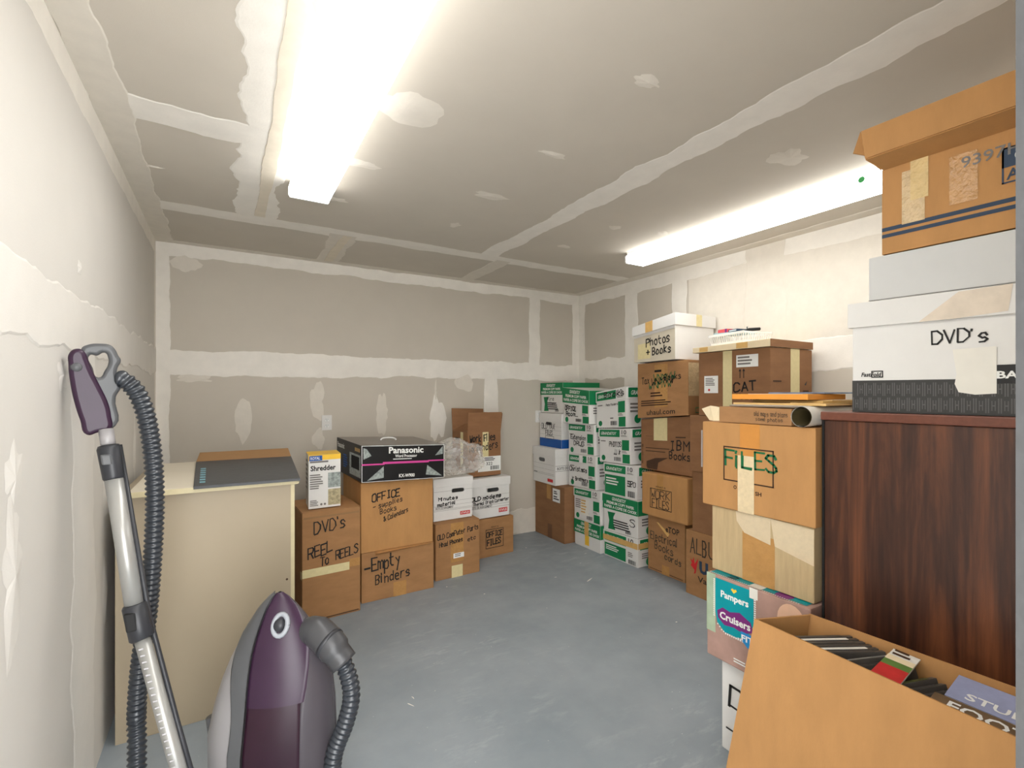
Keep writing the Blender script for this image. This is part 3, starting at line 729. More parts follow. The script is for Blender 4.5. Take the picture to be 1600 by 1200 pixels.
rect('torn_spot', c.lid.front, .42, .55, .12, .92, M_pwhite, c.lid.body, .0022)
c = paper_box('copy paper box with a tan paper patch, fourth from the top of the middle stack', fr_x(2.79, 3.566, 3.204, .238, .245, .525, .538), .42, .28, 'std', 'std')
rect('paper_patch', c.front, .26, .58, .18, .7, M_paper, c.t, .003); label_lines(c.front, .28, .56, .22, .68, 5, c.t, M_maskold, .0034, seed=4)
c = paper_box('copy paper box with yellow tape down its front, bottom of the middle stack', fr_x(2.79, 3.558, 3.204, 0, 0, .236, .243), .42, .5, 'band', 'none')
rect('masking_tape', c.lid.front, .42, .58, 0, 1, M_maskold, c.lid.body, .003); rect('masking_tape', c.front, .42, .58, .12, .5, M_yellow, c.t, .003)

c = paper_box('tilted copy paper box marked BOOKS on top of the right-hand paper stack', fr_x(2.805, 3.27, 2.905, 1.09, 1.115, 1.402, 1.452), .42, .3, 'std', 'std', [('Pete Folders', .34, .74, .6, .66, .003), ])
hand('Books', c.lid.front, .3, .96, .35, .8, M_ink, c.lid.body, .008, off=.003)
paper_box('copy paper box marked PHOTOS, second from top of the right-hand paper stack', fr_x(2.82, 3.249, 2.872, .8, .812, 1.085, 1.108), .41, .28, 'std', 'std', [('PHOTOS', .34, .72, .5, .64, .006), ('JJ Jr', .5, .72, .28, .42, .005)])
paper_box('copy paper box with big green front panel, middle of the right-hand paper stack', fr_x(2.82, 3.185, 2.8, .532, .537, .796, .808), .41, .32, 'std', 'side', [('SPO', .74, .96, .4, .55, .006)])
paper_box('copy paper box with green banded lid, second from floor in right-hand paper stack', fr_x(2.815, 3.187, 2.785, .222, .236, .53, .533), .42, .4, 'band', 'icon', [('S', .78, .92, .3, .5, .007)])
c = paper_box('copy paper box with yellow tape around its lid, bottom of the right-hand paper stack', fr_x(2.82, 3.188, 2.79, 0, 0, .219, .233), .42, .45, 'std', 'side')
rect('masking_tape', c.lid.front, 0, 1, .18, .62, M_maskold, c.lid.body, .0025); rect('masking_tape', c.lid.right, 0, 1, .2, .64, M_maskold, c.lid.body, .0025)

c = Carton('cardboard_box', 'brown box marked Electrical Books on the floor under the WORK FILES box', fr_x(2.892, 2.752, 2.392, 0, 0, .452, .452), .345, M_card, group=WG)
f = c.front
text('eTOP', f, .5, .86, .74, .84, M_pblack, c.t, bold=.02); poly('printed_swoosh', f, [(.25, .86), (.3, .86), (.6, .72), (.56, .66)], M_maskold, c.t, .0012)
hand('Electrical', f, .08, .82, .55, .68, M_inkfade, c.t, .007, -.02); hand('Books', f, .2, .72, .4, .52, M_inkfade, c.t, .007, -.05); hand('cords', f, .48, .92, .27, .37, M_inkfade, c.t, .007, -.05)
rects('flap_seam', f, [(.05, .95, .03, .04)], M_pbrown, c.t); rect('parcel_tape', f, .4, .6, 0, .16, M_ptape, c.t, .0012)
c = Carton('cardboard_box', 'brown box marked ALBUMS with a maple leaf logo, behind the diaper box', fr_x(2.772, 2.285, 1.87, 0, 0, .444, .444), .45, M_card, group=WG)
f = c.front
hand('ALBUMS', f, .1, .78, .67, .9, M_inkfade, c.t, .009); text('U', f, .27, .44, .38, .57, M_navy, c.t, bold=.06); text('Vanlines', f, .24, .8, .24, .33, M_pblack, c.t)
poly('leaf_logo', f, [(.165, .34), (.18, .4), (.1, .46), (.125, .5), (.09, .56), (.14, .54), (.16, .6), (.18, .5), (.25, .6), (.22, .46), (.2, .36)], M_red, c.t, .0012)
c = Carton('cardboard_box', 'brown box with framed WORK FILES lettering beside the paper boxes', fr_x(2.8, 2.73, 2.295, .456, .456, .78, .79), .42, M_card3, group=WG, bev=.012)
f = c.front
frame(f, .2, .68, .2, .66, .005, c.t); text('WHAT IS', f, .33, .55, .69, .73, M_pblack, c.t, .0012); hand('WORK', f, .22, .64, .45, .63, M_inkfade, c.t, .006, -.02); hand('FILES', f, .25, .62, .23, .41, M_inkfade, c.t, .006, -.02); rect('parcel_tape', f, .36, .5, .62, 1, M_ptape, c.t, .0011)
c = Carton('cardboard_box', 'brown box marked IBM Books with masking tape, under the printed moving box', fr_x(2.86, 2.795, 2.3, .796, .796, 1.186, 1.232), .37, M_card2, group=WG)
f = c.front
rect('masking_tape', f, .27, .54, .58, 1, M_mask, c.t, .0014); hand('IBM', f, .6, .94, .42, .58, M_ink, c.t, .009); hand('Books', f, .58, .98, .26, .38, M_ink, c.t, .008)
rects('printed_rule', f, [(.1, .58, .42, .435), (.1, .5, .36, .375), (.1, .25, .66, .665)], M_pbrown, c.t); text('ELITE', f, .02, .05, .1, .5, M_pbrown, c.t); label_lines(f, .7, .98, .62, .66, 1, c.t, M_pbrown)
poly('printed_swoosh', f, [(.12, .06), (.12, .16), (.3, .24), (.56, .27), (.36, .16), (.34, .02), (.14, .02)], M_pbrown, c.t, .0012)
c = Carton('moving_box', 'brown moving box printed uhaul.com with crossed-out marker, under the Photos + Books box', fr_x(2.822, 2.795, 2.305, 1.196, 1.238, 1.628, 1.635), .38, M_card, group=WG)
f = c.front
text('uhaul.com', f, .2, .76, .045, .14, M_pblack, c.t, bold=.01); label_lines(f, .08, .84, .2, .32, 3, c.t, M_pbrown); label_lines(f, .28, .58, .36, .46, 2, c.t, M_pbrown)
hand('Tax', f, .1, .26, .62, .74, M_ink, c.t, .006); hand('Books', f, .56, .88, .66, .76, M_ink, c.t, .006, .06)
r = random.Random(5)
for k in range(3): hand('WNMVW', f, .25 + .05 * k, .7 + .03 * k, .52 + .07 * k, .64 + .07 * k, M_green_ink if k != 1 else M_ink, c.t, .006, .05, seed=k + 2)
rect('hand_hole_shade', f, .36, .5, .82, .86, M_dark, c.t, .0012); rect('parcel_tape', f, .36, .62, .18, .96, M_ptape, c.t, .0009)  # the hand hole is a dark patch painted as its inner shade
frame(c.right, .2, .36, .04, .14, .005, c.t, M_pgreen); rect('parcel_tape', c.right, 0, .6, .35, .95, M_ctape, c.t, .0012)
c = lidded('file_box', 'white file box marked Photos + Books on top of the stack by the right wall', fr_x(2.79, 2.8, 2.395, 1.637, 1.643, 1.918, 1.98), .43, M_white, .26, .012, None, 'file box')
f = c.front
rect('front_tint', f, 0, 1, 0, .7, mat('tan_board', (206, 196, 176), .75, .08, 8), c.t, .0008)  # slightly darker, warmer tone on the front below the lid
hand('Photos', f, .32, .9, .4, .6, M_ink, c.t, .009, .04); hand('+ Books', f, .32, .92, .16, .34, M_ink, c.t, .009, .04)
rect('masking_tape', c.lid.front, .33, .5, 0, 1, M_maskold, c.lid.body, .0014); rect('masking_tape', c.lid.right, .5, .64, 0, 1, M_mask, c.lid.body, .0014); rect('masking_tape', f, .1, .42, .08, .5, M_mask, c.t, .0013)

c = Carton('cardboard_box', 'plain brown box standing on the ALBUMS box behind the FILES box', fr_x(2.775, 2.232, 1.86, .446, .446, .86, .86), .44, M_card2, group=WG)
rect('printed_mark', c.front, .3, .4, .7, .78, M_pblack, c.t)
c = Carton('cardboard_box', 'brown box with a barcode label directly under the CAT box', fr_x(2.752, 2.236, 1.8, .862, .862, 1.243, 1.243), .45, M_card2, group=WG)
barcode(c.front, .22, .3, .1, .75, c.t, n=10, m=M_pwhite)
c = Carton('cardboard_box', 'large brown box marked CAT with white labels and a cream lid', fr_x(2.752, 2.162, 1.662, 1.245, 1.245, 1.664, 1.668), .45, M_card2, group=WG)
f = c.front
L = Carton('lid', '', fr_x(2.738, 2.2, 1.655, 1.667, 1.671, 1.702, 1.716), 0, M_cream, thing=c.t, part='lid', dvec=(.46, 0, 0), bev=.002)
rect('lid_side', L.right, 0, 1, 0, 1, M_card2, c.t, .0012); rect('tape_piece', L.front, .1, .22, .1, .9, M_maskold, c.t, .0012); rect('tape_piece', L.front, .6, .74, .1, .95, M_maskold, c.t, .0012)
rect('masking_tape', f, .37, .5, .12, 1, M_mask, c.t, .0012); rect('masking_tape', c.right, .46, .68, .1, 1, M_mask, c.t, .0012)
lb = rect('label', f, .09, .3, .36, .63, M_pwhite, c.t, .0014); label_lines(f, .11, .28, .47, .6, 5, lb); disc('red_dot', f, .165, .41, .008, M_red, lb, .002)
lb = rect('label', f, .56, .85, .74, .92, M_pwhite, c.t, .0014); label_lines(f, .58, .82, .76, .9, 3, lb)
for u in (.61, .66): poly('arrow', f, [(u - .005, .58), (u + .005, .58), (u + .005, .68), (u + .018, .68), (u, .72), (u - .018, .68), (u - .005, .68)], M_pblack, c.t, .0012)
hand('CAT', f, .53, .82, .38, .51, M_ink, c.t, .009, .1); hand('items', f, .56, .9, .27, .34, M_ink, c.t, .008)
label_lines(c.right, .05, .34, .5, .54, 1, c.t, M_pbrown); label_lines(c.right, .2, .6, .08, .13, 1, c.t, M_pbrown); poly('printed_mark', c.right, [(.8, .48), (.87, .54), (.84, .47)], M_pblack, c.t); label_lines(c.right, .76, .98, .36, .4, 1, c.t, M_pbrown)

# basket with odds and ends on the CAT box
def basket(cx, cy, z0, hw, hd, h, yaw):
    t = Thing('basket', 'white slotted plastic basket on the CAT box', 'basket', (cx, cy, z0))
    ca, sa = math.cos(yaw), math.sin(yaw)
    def pt(x, y, z): return V((cx + x * ca - y * sa, cy + x * sa + y * ca, z0 + z))
    ux, uy = V((ca, sa, 0)), V((-sa, ca, 0))
    obox('bottom', pt(0, 0, .004), ux * hw * .9, uy * hd * .9, Z_ * .004, M_metal, t, .001)
    obj_v, obj_f = [], []
    def bar(a, b, wv, tv):
        k = len(obj_v)
        obj_v.extend([a - wv - tv, a + wv - tv, a + wv + tv, a - wv + tv, b - wv - tv, b + wv - tv, b + wv + tv, b - wv + tv]); obj_f.extend([[i + k for i in q] for q in HF])
    for s in (-1, 1):
        n = 12
        for i in range(n + 1):
            x = -1 + 2 * i / n; bar(pt(x * hw * .9, s * hd * .9, .006), pt(x * hw, s * hd, h), ux * .0035, uy * .0015)
        n = 16
        for i in range(n + 1):
            y = -1 + 2 * i / n; bar(pt(s * hw * .9, y * hd * .9, .006), pt(s * hw, y * hd, h), uy * .0035, ux * .0015)
    o = obj('slatted_side', obj_v, obj_f, M_metal, t); o['kind'] = 'stuff'
    for s in (-1, 1):
        obox('rim', pt(0, s * hd, h), ux * (hw + .004), uy * .004, Z_ * .006, M_metal, t, .001); obox('rim', pt(s * hw, 0, h), ux * .004, uy * (hd + .004), Z_ * .008, M_metal, t, .001)
        obox('band', pt(0, s * hd * .905, .012), ux * hw * .905, uy * .0025, Z_ * .01, M_metal, t, .001); obox('band', pt(s * hw * .905, 0, .012), ux * .0025, uy * hd * .905, Z_ * .01, M_metal, t, .001)
    return pt, ux, uy
pt, ux, uy = basket(2.97, 2.01, 1.717, .115, .155, .07, math.radians(-12))
def single(name, label, cat, c_, a, b, d_, m, group=None, extra=None):
    t = Thing(name, label, cat, V(c_) - Z_ * abs(d_.z), group); obox('body', c_, a, b, d_, m, t, .001)
    if extra: extra(t)
    return t
single('booklet', 'pale blue booklet lying in the white basket', 'booklet', pt(-.02, .03, .08), ux * .08, uy * .1 + Z_ * .004, Z_ * .006, mat('pale_blue_cover', (168, 200, 208), .5), extra=lambda t: rect('page_edge', Face(pt(-.1, .13, .075), pt(-.1, -.07, .067), pt(-.1, .13, .085), pt(-.1, -.07, .077)), 0, 1, .2, .8, M_paper, t, .001))
single('small_carton', 'small red box on top of the basket contents', 'box', pt(-.03, .09, .103), ux * .03, uy * .042, Z_ * .014, mat('coral_red', (222, 88, 92), .5), extra=lambda t: rect('label_band', Face(pt(-.06, .132, .09), pt(-.06, .048, .09), pt(-.06, .132, .117), pt(-.06, .048, .117)), .8, 1, 0, 1, M_purple, t, .001))
single('cassette', 'dark patterned cassette case beside the small red box in the basket', 'case', pt(-.01, .0, .099), ux * .045, uy * .04, Z_ * .008, M_navy, extra=lambda t: rect('printed_stripe', Face(pt(-.055, .04, .091), pt(-.055, -.04, .091), pt(-.055, .04, .107), pt(-.055, -.04, .107)), .1, .9, .3, .7, M_pwhite, t, .001))
t = Thing('screwdriver', 'black-handled tool sticking out of the basket', 'tool', pt(.0, -.02, .09))
tube('shaft', [pt(-.02, .0, .1), pt(-.01, -.075, .096)], .003, M_greyplastic, t, 8); tube('handle', [pt(-.01, -.075, .096), pt(-.008, -.09, .095), pt(.0, -.17, .09)], lambda i: (.006, .011, .01)[i], M_dark, t, 10); tube('guard', [pt(-.01, -.078, .08), pt(-.01, -.078, .116)], .004, M_greyplastic, t, 8)

# ---- tall stack in front of the wood cabinet ----------------------------------
c = Carton('storage_bin', 'white bin at the bottom of the stack under the diaper box', fr_x(1.683, 1.214, .9, 0, 0, .355, .355), .3, M_white, 'bin')
hand('D', c.front, .1, .35, .5, .72, M_ink, c.t, .01); hand('+', c.front, .06, .3, .14, .34, M_ink, c.t, .008)
c = Carton('diaper_box', 'Pampers Cruisers diaper box with teal panels, stacked on the white bin', fr_x(1.653, 1.26, .862, .357, .357, .684, .684), .25, mat('printed_photo_skin', (176, 142, 130), .4, .3, 5), 'box', bev=.006)
f = c.front; t = c.t
rect('printed_picture', f, 0, .1, .3, 1, mat('printed_pale_green', (170, 186, 158), .4, .2, 8), t, .0009)
tp = poly('teal_panel', f, [(.1, .965), (.5, .965), (.5, .58), (.44, .42), (.34, .36), (.2, .36), (.12, .44), (.1, .56)], M_teal, t, .0012)
rects('dotted_border', f, [(.078, .096, .5 + i * .024, .514 + i * .024) for i in range(19)] + [(.503, .522, .6 + i * .024, .614 + i * .024) for i in range(15)] + [(.12 + i * .022, .133 + i * .022, (.345, .355)[i > 9] - .02 * (i in (4, 5, 6)) + (.07, .045, .02, .01)[i] * 1. if i < 4 else .34, (.36, .37)[i > 9] + ((.07, .045, .02, .01)[i] if i < 4 else 0)) for i in range(14)], M_pwhite, t, .0015)
text('Pampers', f, .16, .45, .735, .84, M_pwhite, tp, bold=.03)
poly('heart', f, [(.3, .855), (.27, .89), (.285, .91), (.302, .898), (.322, .91), (.334, .89)], M_yellow, tp, .0016)
pp = poly('purple_panel', f, [(.12, .58), (.18, .64), (.26, .62), (.36, .66), (.47, .6), (.5, .5), (.4, .44), (.3, .46), (.2, .44), (.13, .5)], M_purple, t, .0014)
text('Cruisers', f, .15, .47, .5, .59, M_pwhite, pp, .002, bold=.03)
poly('blue_flash', f, [(.37, .46), (.6, .46), (.6, .3), (.44, .3), (.38, .36)], mat('printed_sky_blue', (40, 140, 204), .4), t, .0016); text('FIT', f, .38, .5, .36, .43, M_pwhite, t, .0021, bold=.03)
disc('printed_picture', f, .84, .8, .048, mat('printed_peach', (232, 190, 160), .4, .1, 9), t, .0011, 1.2); label_lines(f, .3, .48, .06, .12, 2, t, M_pwhite)
g = c.top
rect('teal_panel', g, .03, .46, .02, .9, M_teal, t, .0012); rect('teal_panel', g, .54, .95, .05, .9, M_teal, t, .0012); rects('dotted_border', g, [(.03 + i * .02, .04 + i * .02, 0.01, .035) for i in range(44)], M_pwhite, t, .0016); hand('12', g, .1, .3, .05, .14, M_ink, t, .006)
disc('purple_panel', g, .74, .12, .03, M_purple, t, .0015); rect('clear_tape', g, .44, .56, 0, 1, M_paper, t, .0016); rect('clear_tape', f, .46, .54, .88, 1, M_paper, t, .0018)
c = Carton('cardboard_box', 'pale corrugated box with wide clear tape between the FILES box and the diaper box', fr_x(1.693, 1.266, .872, .6875, .6875, .942, .942), .3, M_card4)
f = c.front
rect('parcel_tape', f, .34, .66, 0, .72, M_ptape, c.t, .001); poly('clear_tape', f, [(.27, 1), (.62, 1), (.62, .62), (.36, .7), (.28, .85)], mat('frosted_tape', (214, 196, 164), .3, .06, 50, .2, 200), c.t, .0014); poly('clear_tape', f, [(.62, 1), (1, .98), (1, .5), (.66, .62)], MATS['frosted_tape'], c.t, .0012)
c = Carton('cardboard_box', 'golden brown box with FILES in green marker inside a printed frame', fr_x(1.681, 1.302, .861, .945, .945, 1.28, 1.279), .32, M_card3, flaps=False)
f = c.front
tu = .012
rects('printed_frame', f, [(.22, .68, .715, .73), (.22, .68, .33, .345), (.22, .232, .33, .73), (.668, .68, .33, .73)], M_pbrown, c.t, .0012)
rect('parcel_tape', f, .38, .56, .6, 1, mat('amber_tape', (204, 140, 70), .3, .06, 20), c.t, .001)
hand('FiLES', f, .24, .7, .5, .68, M_green_ink, c.t, .008); rect('masking_tape', f, .36, .51, 0, .64, mat('crepe_tape', (222, 202, 164), .6, .1, 60), c.t, .0016)
hand('iL', f, .345, .49, .5, .63, M_green_ink, c.t, .008, off=.003)
text('O', f, .32, .35, .245, .29, M_pbrown, c.t, bold=.03); text('SH', f, .52, .575, .215, .26, M_pbrown, c.t, bold=.03)
# things lying on the FILES box
c = Carton('flat_carton', 'flat brown mailer carton lying on the FILES box', fr_x(1.684, 1.226, .942, 1.2815, 1.2815, 1.343, 1.34), .36, M_card, 'carton', bev=.002)
hand('old maps and plans', c.front, .52, .96, .5, .78, M_inkfade, c.t, .0015, seed=4); hand('some photos', c.front, .54, .9, .2, .42, M_inkfade, c.t, .0015)
vs_ = [(1.686, 1.228, 1.34), (1.686, 1.228, 1.286), (1.676, 1.262, 1.345), (1.69, 1.258, 1.284), (1.668, 1.296, 1.332), (1.694, 1.28, 1.286)]
o = obj('side_tab', vs_ + [tuple(V(v) + V((.004, 0, 0))) for v in vs_], [(0, 1, 3, 2), (2, 3, 5, 4), (6, 8, 9, 7), (8, 10, 11, 9), (0, 2, 8, 6), (2, 4, 10, 8), (4, 5, 11, 10), (1, 7, 9, 3), (3, 9, 11, 5)], M_cream, c.t)
t = Thing('paper_roll', 'rolled white paper beside the flat mailer carton, against the wood cabinet', 'paper roll', (1.85, .899, 1.2815))
vs_, fs = [], []; N = 46
for i in range(N + 1):
    a = -1.1 + 2 * math.pi * 1.55 * i / N; rr = .0335 - .006 * i / N
    for x in (1.667, 2.03): vs_.append((x, .899 + rr * math.cos(a), 1.3155 + rr * math.sin(a)))
for i in range(N): fs.append((2 * i, 2 * i + 1, 2 * i + 3, 2 * i + 2))
obj('inner_sheet', vs_, fs, mat('shaded_inner_paper', (96, 84, 52), .8), t, True)  # olive inner paper, coloured dark for the shade inside the roll
tube('outer_wrap', [(1.664, .899, 1.3155), (1.67, .899, 1.3155), (2.04, .899, 1.3155)], .0345, M_paper, t, 24, cap=False)
tube('shade_plug', [(1.9, .899, 1.3155), (1.905, .899, 1.3155)], .027, MATS['shaded_inner_paper'], t, 16)  # plug added inside the roll to keep its opening dark

def flat_item(name, label, cat, cx, cy, z, hx, hy, th, yaw, m, extra=None, tilt=0., group=None):
    t = Thing(name, label, cat, (cx, cy, z), group); a = math.radians(yaw)
    ux_, uy_ = V((math.cos(a), math.sin(a), tilt)), V((-math.sin(a), math.cos(a), 0))
    obox('body', (cx, cy, z + th / 2), ux_ * hx, uy_ * hy, Z_ * th / 2, m, t, min(.0015, th / 4))
    if extra: extra(t, ux_, uy_)
    return t
EG = 'envelopes piled on the mailer carton'
flat_item('file_folder', 'grey-brown folder at the bottom of the paper pile on the mailer carton', 'folder', 1.875, 1.05, 1.3438, .165, .15, .006, 0, mat('grey_folder', (150, 138, 122), .7), lambda t, a, b: obox('inner_sheet', V((1.872, 1.045, 1.3506)), a * .16, b * .146, Z_ * .0006, M_paper, t, 0), group=EG)
flat_item('manila_envelope', 'creased manila envelope under the orange envelope', 'envelope', 1.89, 1.03, 1.3515, .17, .165, .008, 4, M_manila, lambda t, a, b: obox('flap', V((1.86, .93, 1.3605)), a * .13, b * .05, Z_ * .001, M_manila, t, 0), group=EG)
flat_item('manila_envelope', 'crumpled manila envelope reaching towards the wood cabinet', 'envelope', 1.93, 1.0, 1.3605, .15, .14, .008, -7, mat('manila_dark', (206, 172, 108), .75, .1), lambda t, a, b: obox('flap', V((1.93, .9, 1.3696)), a * .12, b * .045, Z_ * .0012, M_manila, t, 0), group=EG)
flat_item('padded_envelope', 'thick orange envelope on top of the paper pile', 'envelope', 1.86, 1.055, 1.372, .145, .14, .02, 3, M_orange, lambda t, a, b: obox('address_sheet', V((1.87, 1.05, 1.3926)), a * .12, b * .1, Z_ * .0006, M_paper, t, 0), group=EG)
flat_item('magazine', 'blue and white magazine lying on the pile of envelopes', 'magazine', 1.95, 1.0, 1.3935, .12, .11, .005, -5, mat('blue_cover', (112, 128, 156), .35, .3, 20), lambda t, a, b: obox('page_block', V((1.952, 1.0, 1.3958)), a * .1215, b * .109, Z_ * .0014, M_paper, t, 0))

# ---- wood cabinet and what stands on it ---------------------------------------
t = Thing('wood_cabinet', 'dark walnut cabinet at the right with boxes stacked on top', 'cabinet', (1.93, .49, 0))
box('body', 1.708, 2.15, .13, .848, 0, 1.306, M_wood, t, .002); box('top_board', 1.698, 2.16, .125, .855, 1.307, 1.335, M_woodtop, t, .004)
box('gap_shade_strip', 1.704, 1.716, .846, .853, 0, 1.306, M_dark, t, .001)  # black strip paints the shade in the gap beside the FILES box
c = lidded('file_box', "white and black file box marked DVD's on the wood cabinet", fr_x(1.722, .77, .35, 1.336, 1.336, 1.68, 1.672), .33, M_white, .225, .01, None, 'file box')
f = c.front; t = c.t
bb = rect('black_band', f, 0, 1, 0, .3, mat('printed_charcoal', (58, 57, 56), .5), t, .0012)
for i in range(17):
    u = .005 + i * .058
    for v0 in (.02, .155):
        uu = u + (.029 if v0 > .1 else 0)
        if uu > .94: continue
        rects('hexagon_print', f, [(uu, uu + .006, v0, v0 + .12), (uu + .046, uu + .052, v0, v0 + .12), (uu + .016, uu + .021, v0 + .02, v0 + .1), (uu + .031, uu + .036, v0 + .02, v0 + .1), (uu + .016, uu + .036, v0 + .055, v0 + .066)], mat('printed_soft_charcoal', (92, 91, 90), .5), bb, .0016)
hand("DVD's", f, .48, .77, .6, .71, M_ink, t, .0045, .03)
text('FastFold', f, .06, .19, .335, .375, M_pblack, t, shear=.2, bold=.03); frame(f, .125, .2, .325, .39, .003, t)
lb = rect('name_panel', f, .79, 1, .26, .41, M_pblack, t, .0018); text('BAN', f, .8, .95, .3, .36, M_pwhite, lb, .0024, bold=.03)
poly('torn_patch', f, [(.59, .55), (.8, .56), (.8, .18), (.7, .17), (.62, .19), (.6, .26), (.61, .34)], M_paper, t, .003)
poly('torn_patch', c.lid.front, [(.42, .0), (.62, .95), (.86, 1), (.84, .1), (.6, 0)], mat('scuffed_paper', (222, 208, 190), .7, .1, 20), t, .0014)
c = Carton('file_box', 'plain white box between the DVD\'s box and the open brown box', fr_x(1.724, .726, .33, 1.681, 1.674, 1.816, 1.812), .3, mat('light_grey_board', (206, 206, 204), .7, .03, 8), 'file box')
rects('edge_seam', c.front, [(0, 1, .01, .02)], M_pgrey, c.t)
c = Carton('open_box', 'open brown Allied box with blue stripes at the top of the cabinet stack', fr_x(1.724, .69, .27, 1.818, 1.815, 2.076, 2.07), .3, M_card3, body=False)
bl, br, tl, tr_ = c.fr; d = c.d
open_body(c, M_card3)
o1 = V((-.075, .012, .022)); o2 = V((-.085, .018, .104))
slab('lid_panel', [tl + V((0, -.004, .002)), tr_ + V((0, 0, .002)), tr_ + o1, tl + o1], .004, M_card3, c.t)
slab('lid_panel', [tl + o1, tr_ + o1, tr_ + o2, tl + o2], .004, M_card3, c.t)
tb = [tl + V((0, 0, .0)), tl + V((-.04, .03, .05)), tl + V((-.06, .052, .06)), tl + V((-.088, .02, .104)), tl + V((-.078, .006, .05))]
obj('side_tab', tb + [p + V((.004, .003, 0)) for p in tb], [(0, 1, 4), (1, 2, 3, 4), (5, 9, 6), (6, 9, 8, 7), (0, 5, 6, 1), (1, 6, 7, 2), (2, 7, 8, 3), (3, 8, 9, 4), (4, 9, 5, 0)], M_card3, c.t)
f = c.front
rects('blue_stripe', f, [(0, 1, .19, .232), (0, 1, .265, .31)], M_navy, c.t); text('9397H', f, .44, .72, .74, .86, M_pgrey, c.t)
rect('logo_panel', f, .63, .85, .62, .82, M_navy, c.t, .0012); frame(f, .63, .85, .46, .82, .004, c.t, M_navy); text('Allied', f, .65, .84, .49, .6, M_navy, c.t, bold=.02); disc('logo_mark', f, .72, .72, .014, M_pwhite, c.t, .0016)
rect('clear_tape', f, .12, .25, .3, .9, M_ctape, c.t, .0014); rect('masking_tape', f, .17, .27, .55, 1, mat('yellowed_tape', (214, 186, 130), .25, .1, 30, .5, 60), c.t, .0018); rect('clear_tape', f, .38, .52, .38, .9, mat('shiny_tape', (196, 150, 98), .12, .12, 30, .8, 70, spec=.8), c.t, .0014)

# ---- long open box of discs in the foreground ---------------------------------
t = Thing('open_box', 'long open brown box of DVD cases and magazines in the right foreground', 'box', (1.46, .5, 0))
zt, y1 = .714, .13
a0, a1, a2, a3 = V((1.35, 1.0, 0)), V((1.35, y1, 0)), V((1.575, y1, 0)), V((1.555, .9, 0))
b0, b1, b2, b3 = V((1.372, .878, zt)), V((1.335, y1, zt)), V((1.585, y1, zt)), V((1.552, .812, zt))
slab('side_panel', [a0, a1, b1, b0], -.005, M_card3, t); slab('side_panel', [a2, a3, b3, b2], -.005, M_card3, t)
ix = V((.0058, 0, 0)); iz = V((0, 0, .0012))
slab('end_panel', [a3 - ix, a0 + ix, b0 + ix - iz, b3 - ix - iz], -.005, M_card3, t); slab('end_panel', [a1 + ix, a2 - ix, b2 - ix - iz, b1 + ix - iz], -.005, M_card3, t)
slab('bottom_panel', [a0 + ix + V((0, -.02, .001)), a1 + ix + V((0, .008, .001)), a2 - ix + V((0, .008, .001)), a3 - ix + V((0, -.02, .001))], .005, M_card3, t); slab('inner_shelf', [(1.372, .85, .52), (1.368, y1 + .008, .52), (1.568, y1 + .008, .52), (1.545, .80, .52)], .004, M_cardin, t)
box('divider_tray', 1.366, 1.556, .14, .475, .526, .658, M_cardin, t, .002)
def dvd(c_, ax, ay, az, label, sleeve, m=None, group='DVD cases in the long open box'):
    t = Thing('dvd_case', label, 'dvd case', V(c_) - Z_ * .007, group); ax, ay, az = V(ax), V(ay), V(az)
    obox('case', c_, ax, ay, az, m or M_case, t, .001)
    obox('sleeve', V(c_) + az * 1.05, ax * .97, ay * .97, az * .06, sleeve, t, 0); return t
names = ['first', 'second', 'third', 'fourth', 'fifth', 'sixth']
def standing(cx, cy, ztop, yaw, lean, hl, label, sleeve):
    a = math.radians(yaw); dS = V((math.cos(a), math.sin(a), .04)); nS = V((math.sin(a), -math.cos(a), 0))
    up = (Z_ + nS * -lean).normalized(); n2 = dS.cross(up).normalized()
    t = Thing('dvd_case', label, 'dvd case', V((cx, cy, ztop - .135)), 'DVD cases in the long open box')
    c_ = V((cx, cy, ztop)) - up * .066
    obox('case', c_, dS * hl, n2 * .007, up * .066, M_case, t, .0015)
    obox('spine_print', V((cx, cy, ztop)) + up * .0004 - dS * hl * .1, dS * hl * .8, n2 * .0055, up * .0006, sleeve, t, 0)
for i in range(6):
    standing(1.466 - .003 * i, .745 - .0172 * i, .694, -33, .12, .094, names[i] + ' DVD case counted from the far end of the long box', M_paper if i in (1, 4) else M_case)
for i in range(3):
    standing(1.462, .624 - .019 * i, .69 - .006 * i, -24, .4, .09, names[i] + ' of three tilted DVD cases in the middle of the long box', mat('dvd_sleeve_grey', (150, 146, 140), .3, .3, 30) if i == 0 else M_case)
mg = 'paper lying in the long open box'
def magz0(): pass
t2 = Thing('booklet', 'red, green and cream booklet between the DVD cases in the long box', 'booklet', (1.45, .47, .63), mg)
B0, B1, B2, B3 = V((1.375, .585, .684)), V((1.385, .525, .679)), V((1.55, .535, .7)), V((1.545, .592, .704))
slab('pages', [B0, B1, B2, B3], .004, M_paper, t2)
f = Face(B0 + Z_ * .004, B1 + Z_ * .004, B3 + Z_ * .004, B2 + Z_ * .004)
rects('red_cover', f, [(0, 1, 0, .5)], mat('printed_red_cover', (196, 52, 50), .4, .2, 20), t2, .0015); rects('cover_stripe', f, [(0, 1, .5, .66)], mat('cover_green', (96, 126, 62), .5), t2, .0015); rects('cover_stripe', f, [(0, 1, .66, .8)], M_cream, t2, .0015); label_lines(f, .1, .9, .8, 1, 2, t2, M_pbrown, .0018)
for i in range(3):
    standing(1.455, .525 - .0185 * i, .68 - .006 * i, -20, .35, .075, names[i] + ' of three tilted DVD cases beside the magazines in the long box', mat('dvd_sleeve_olive', (84, 90, 48), .3, .3, 30) if i == 0 else M_case)
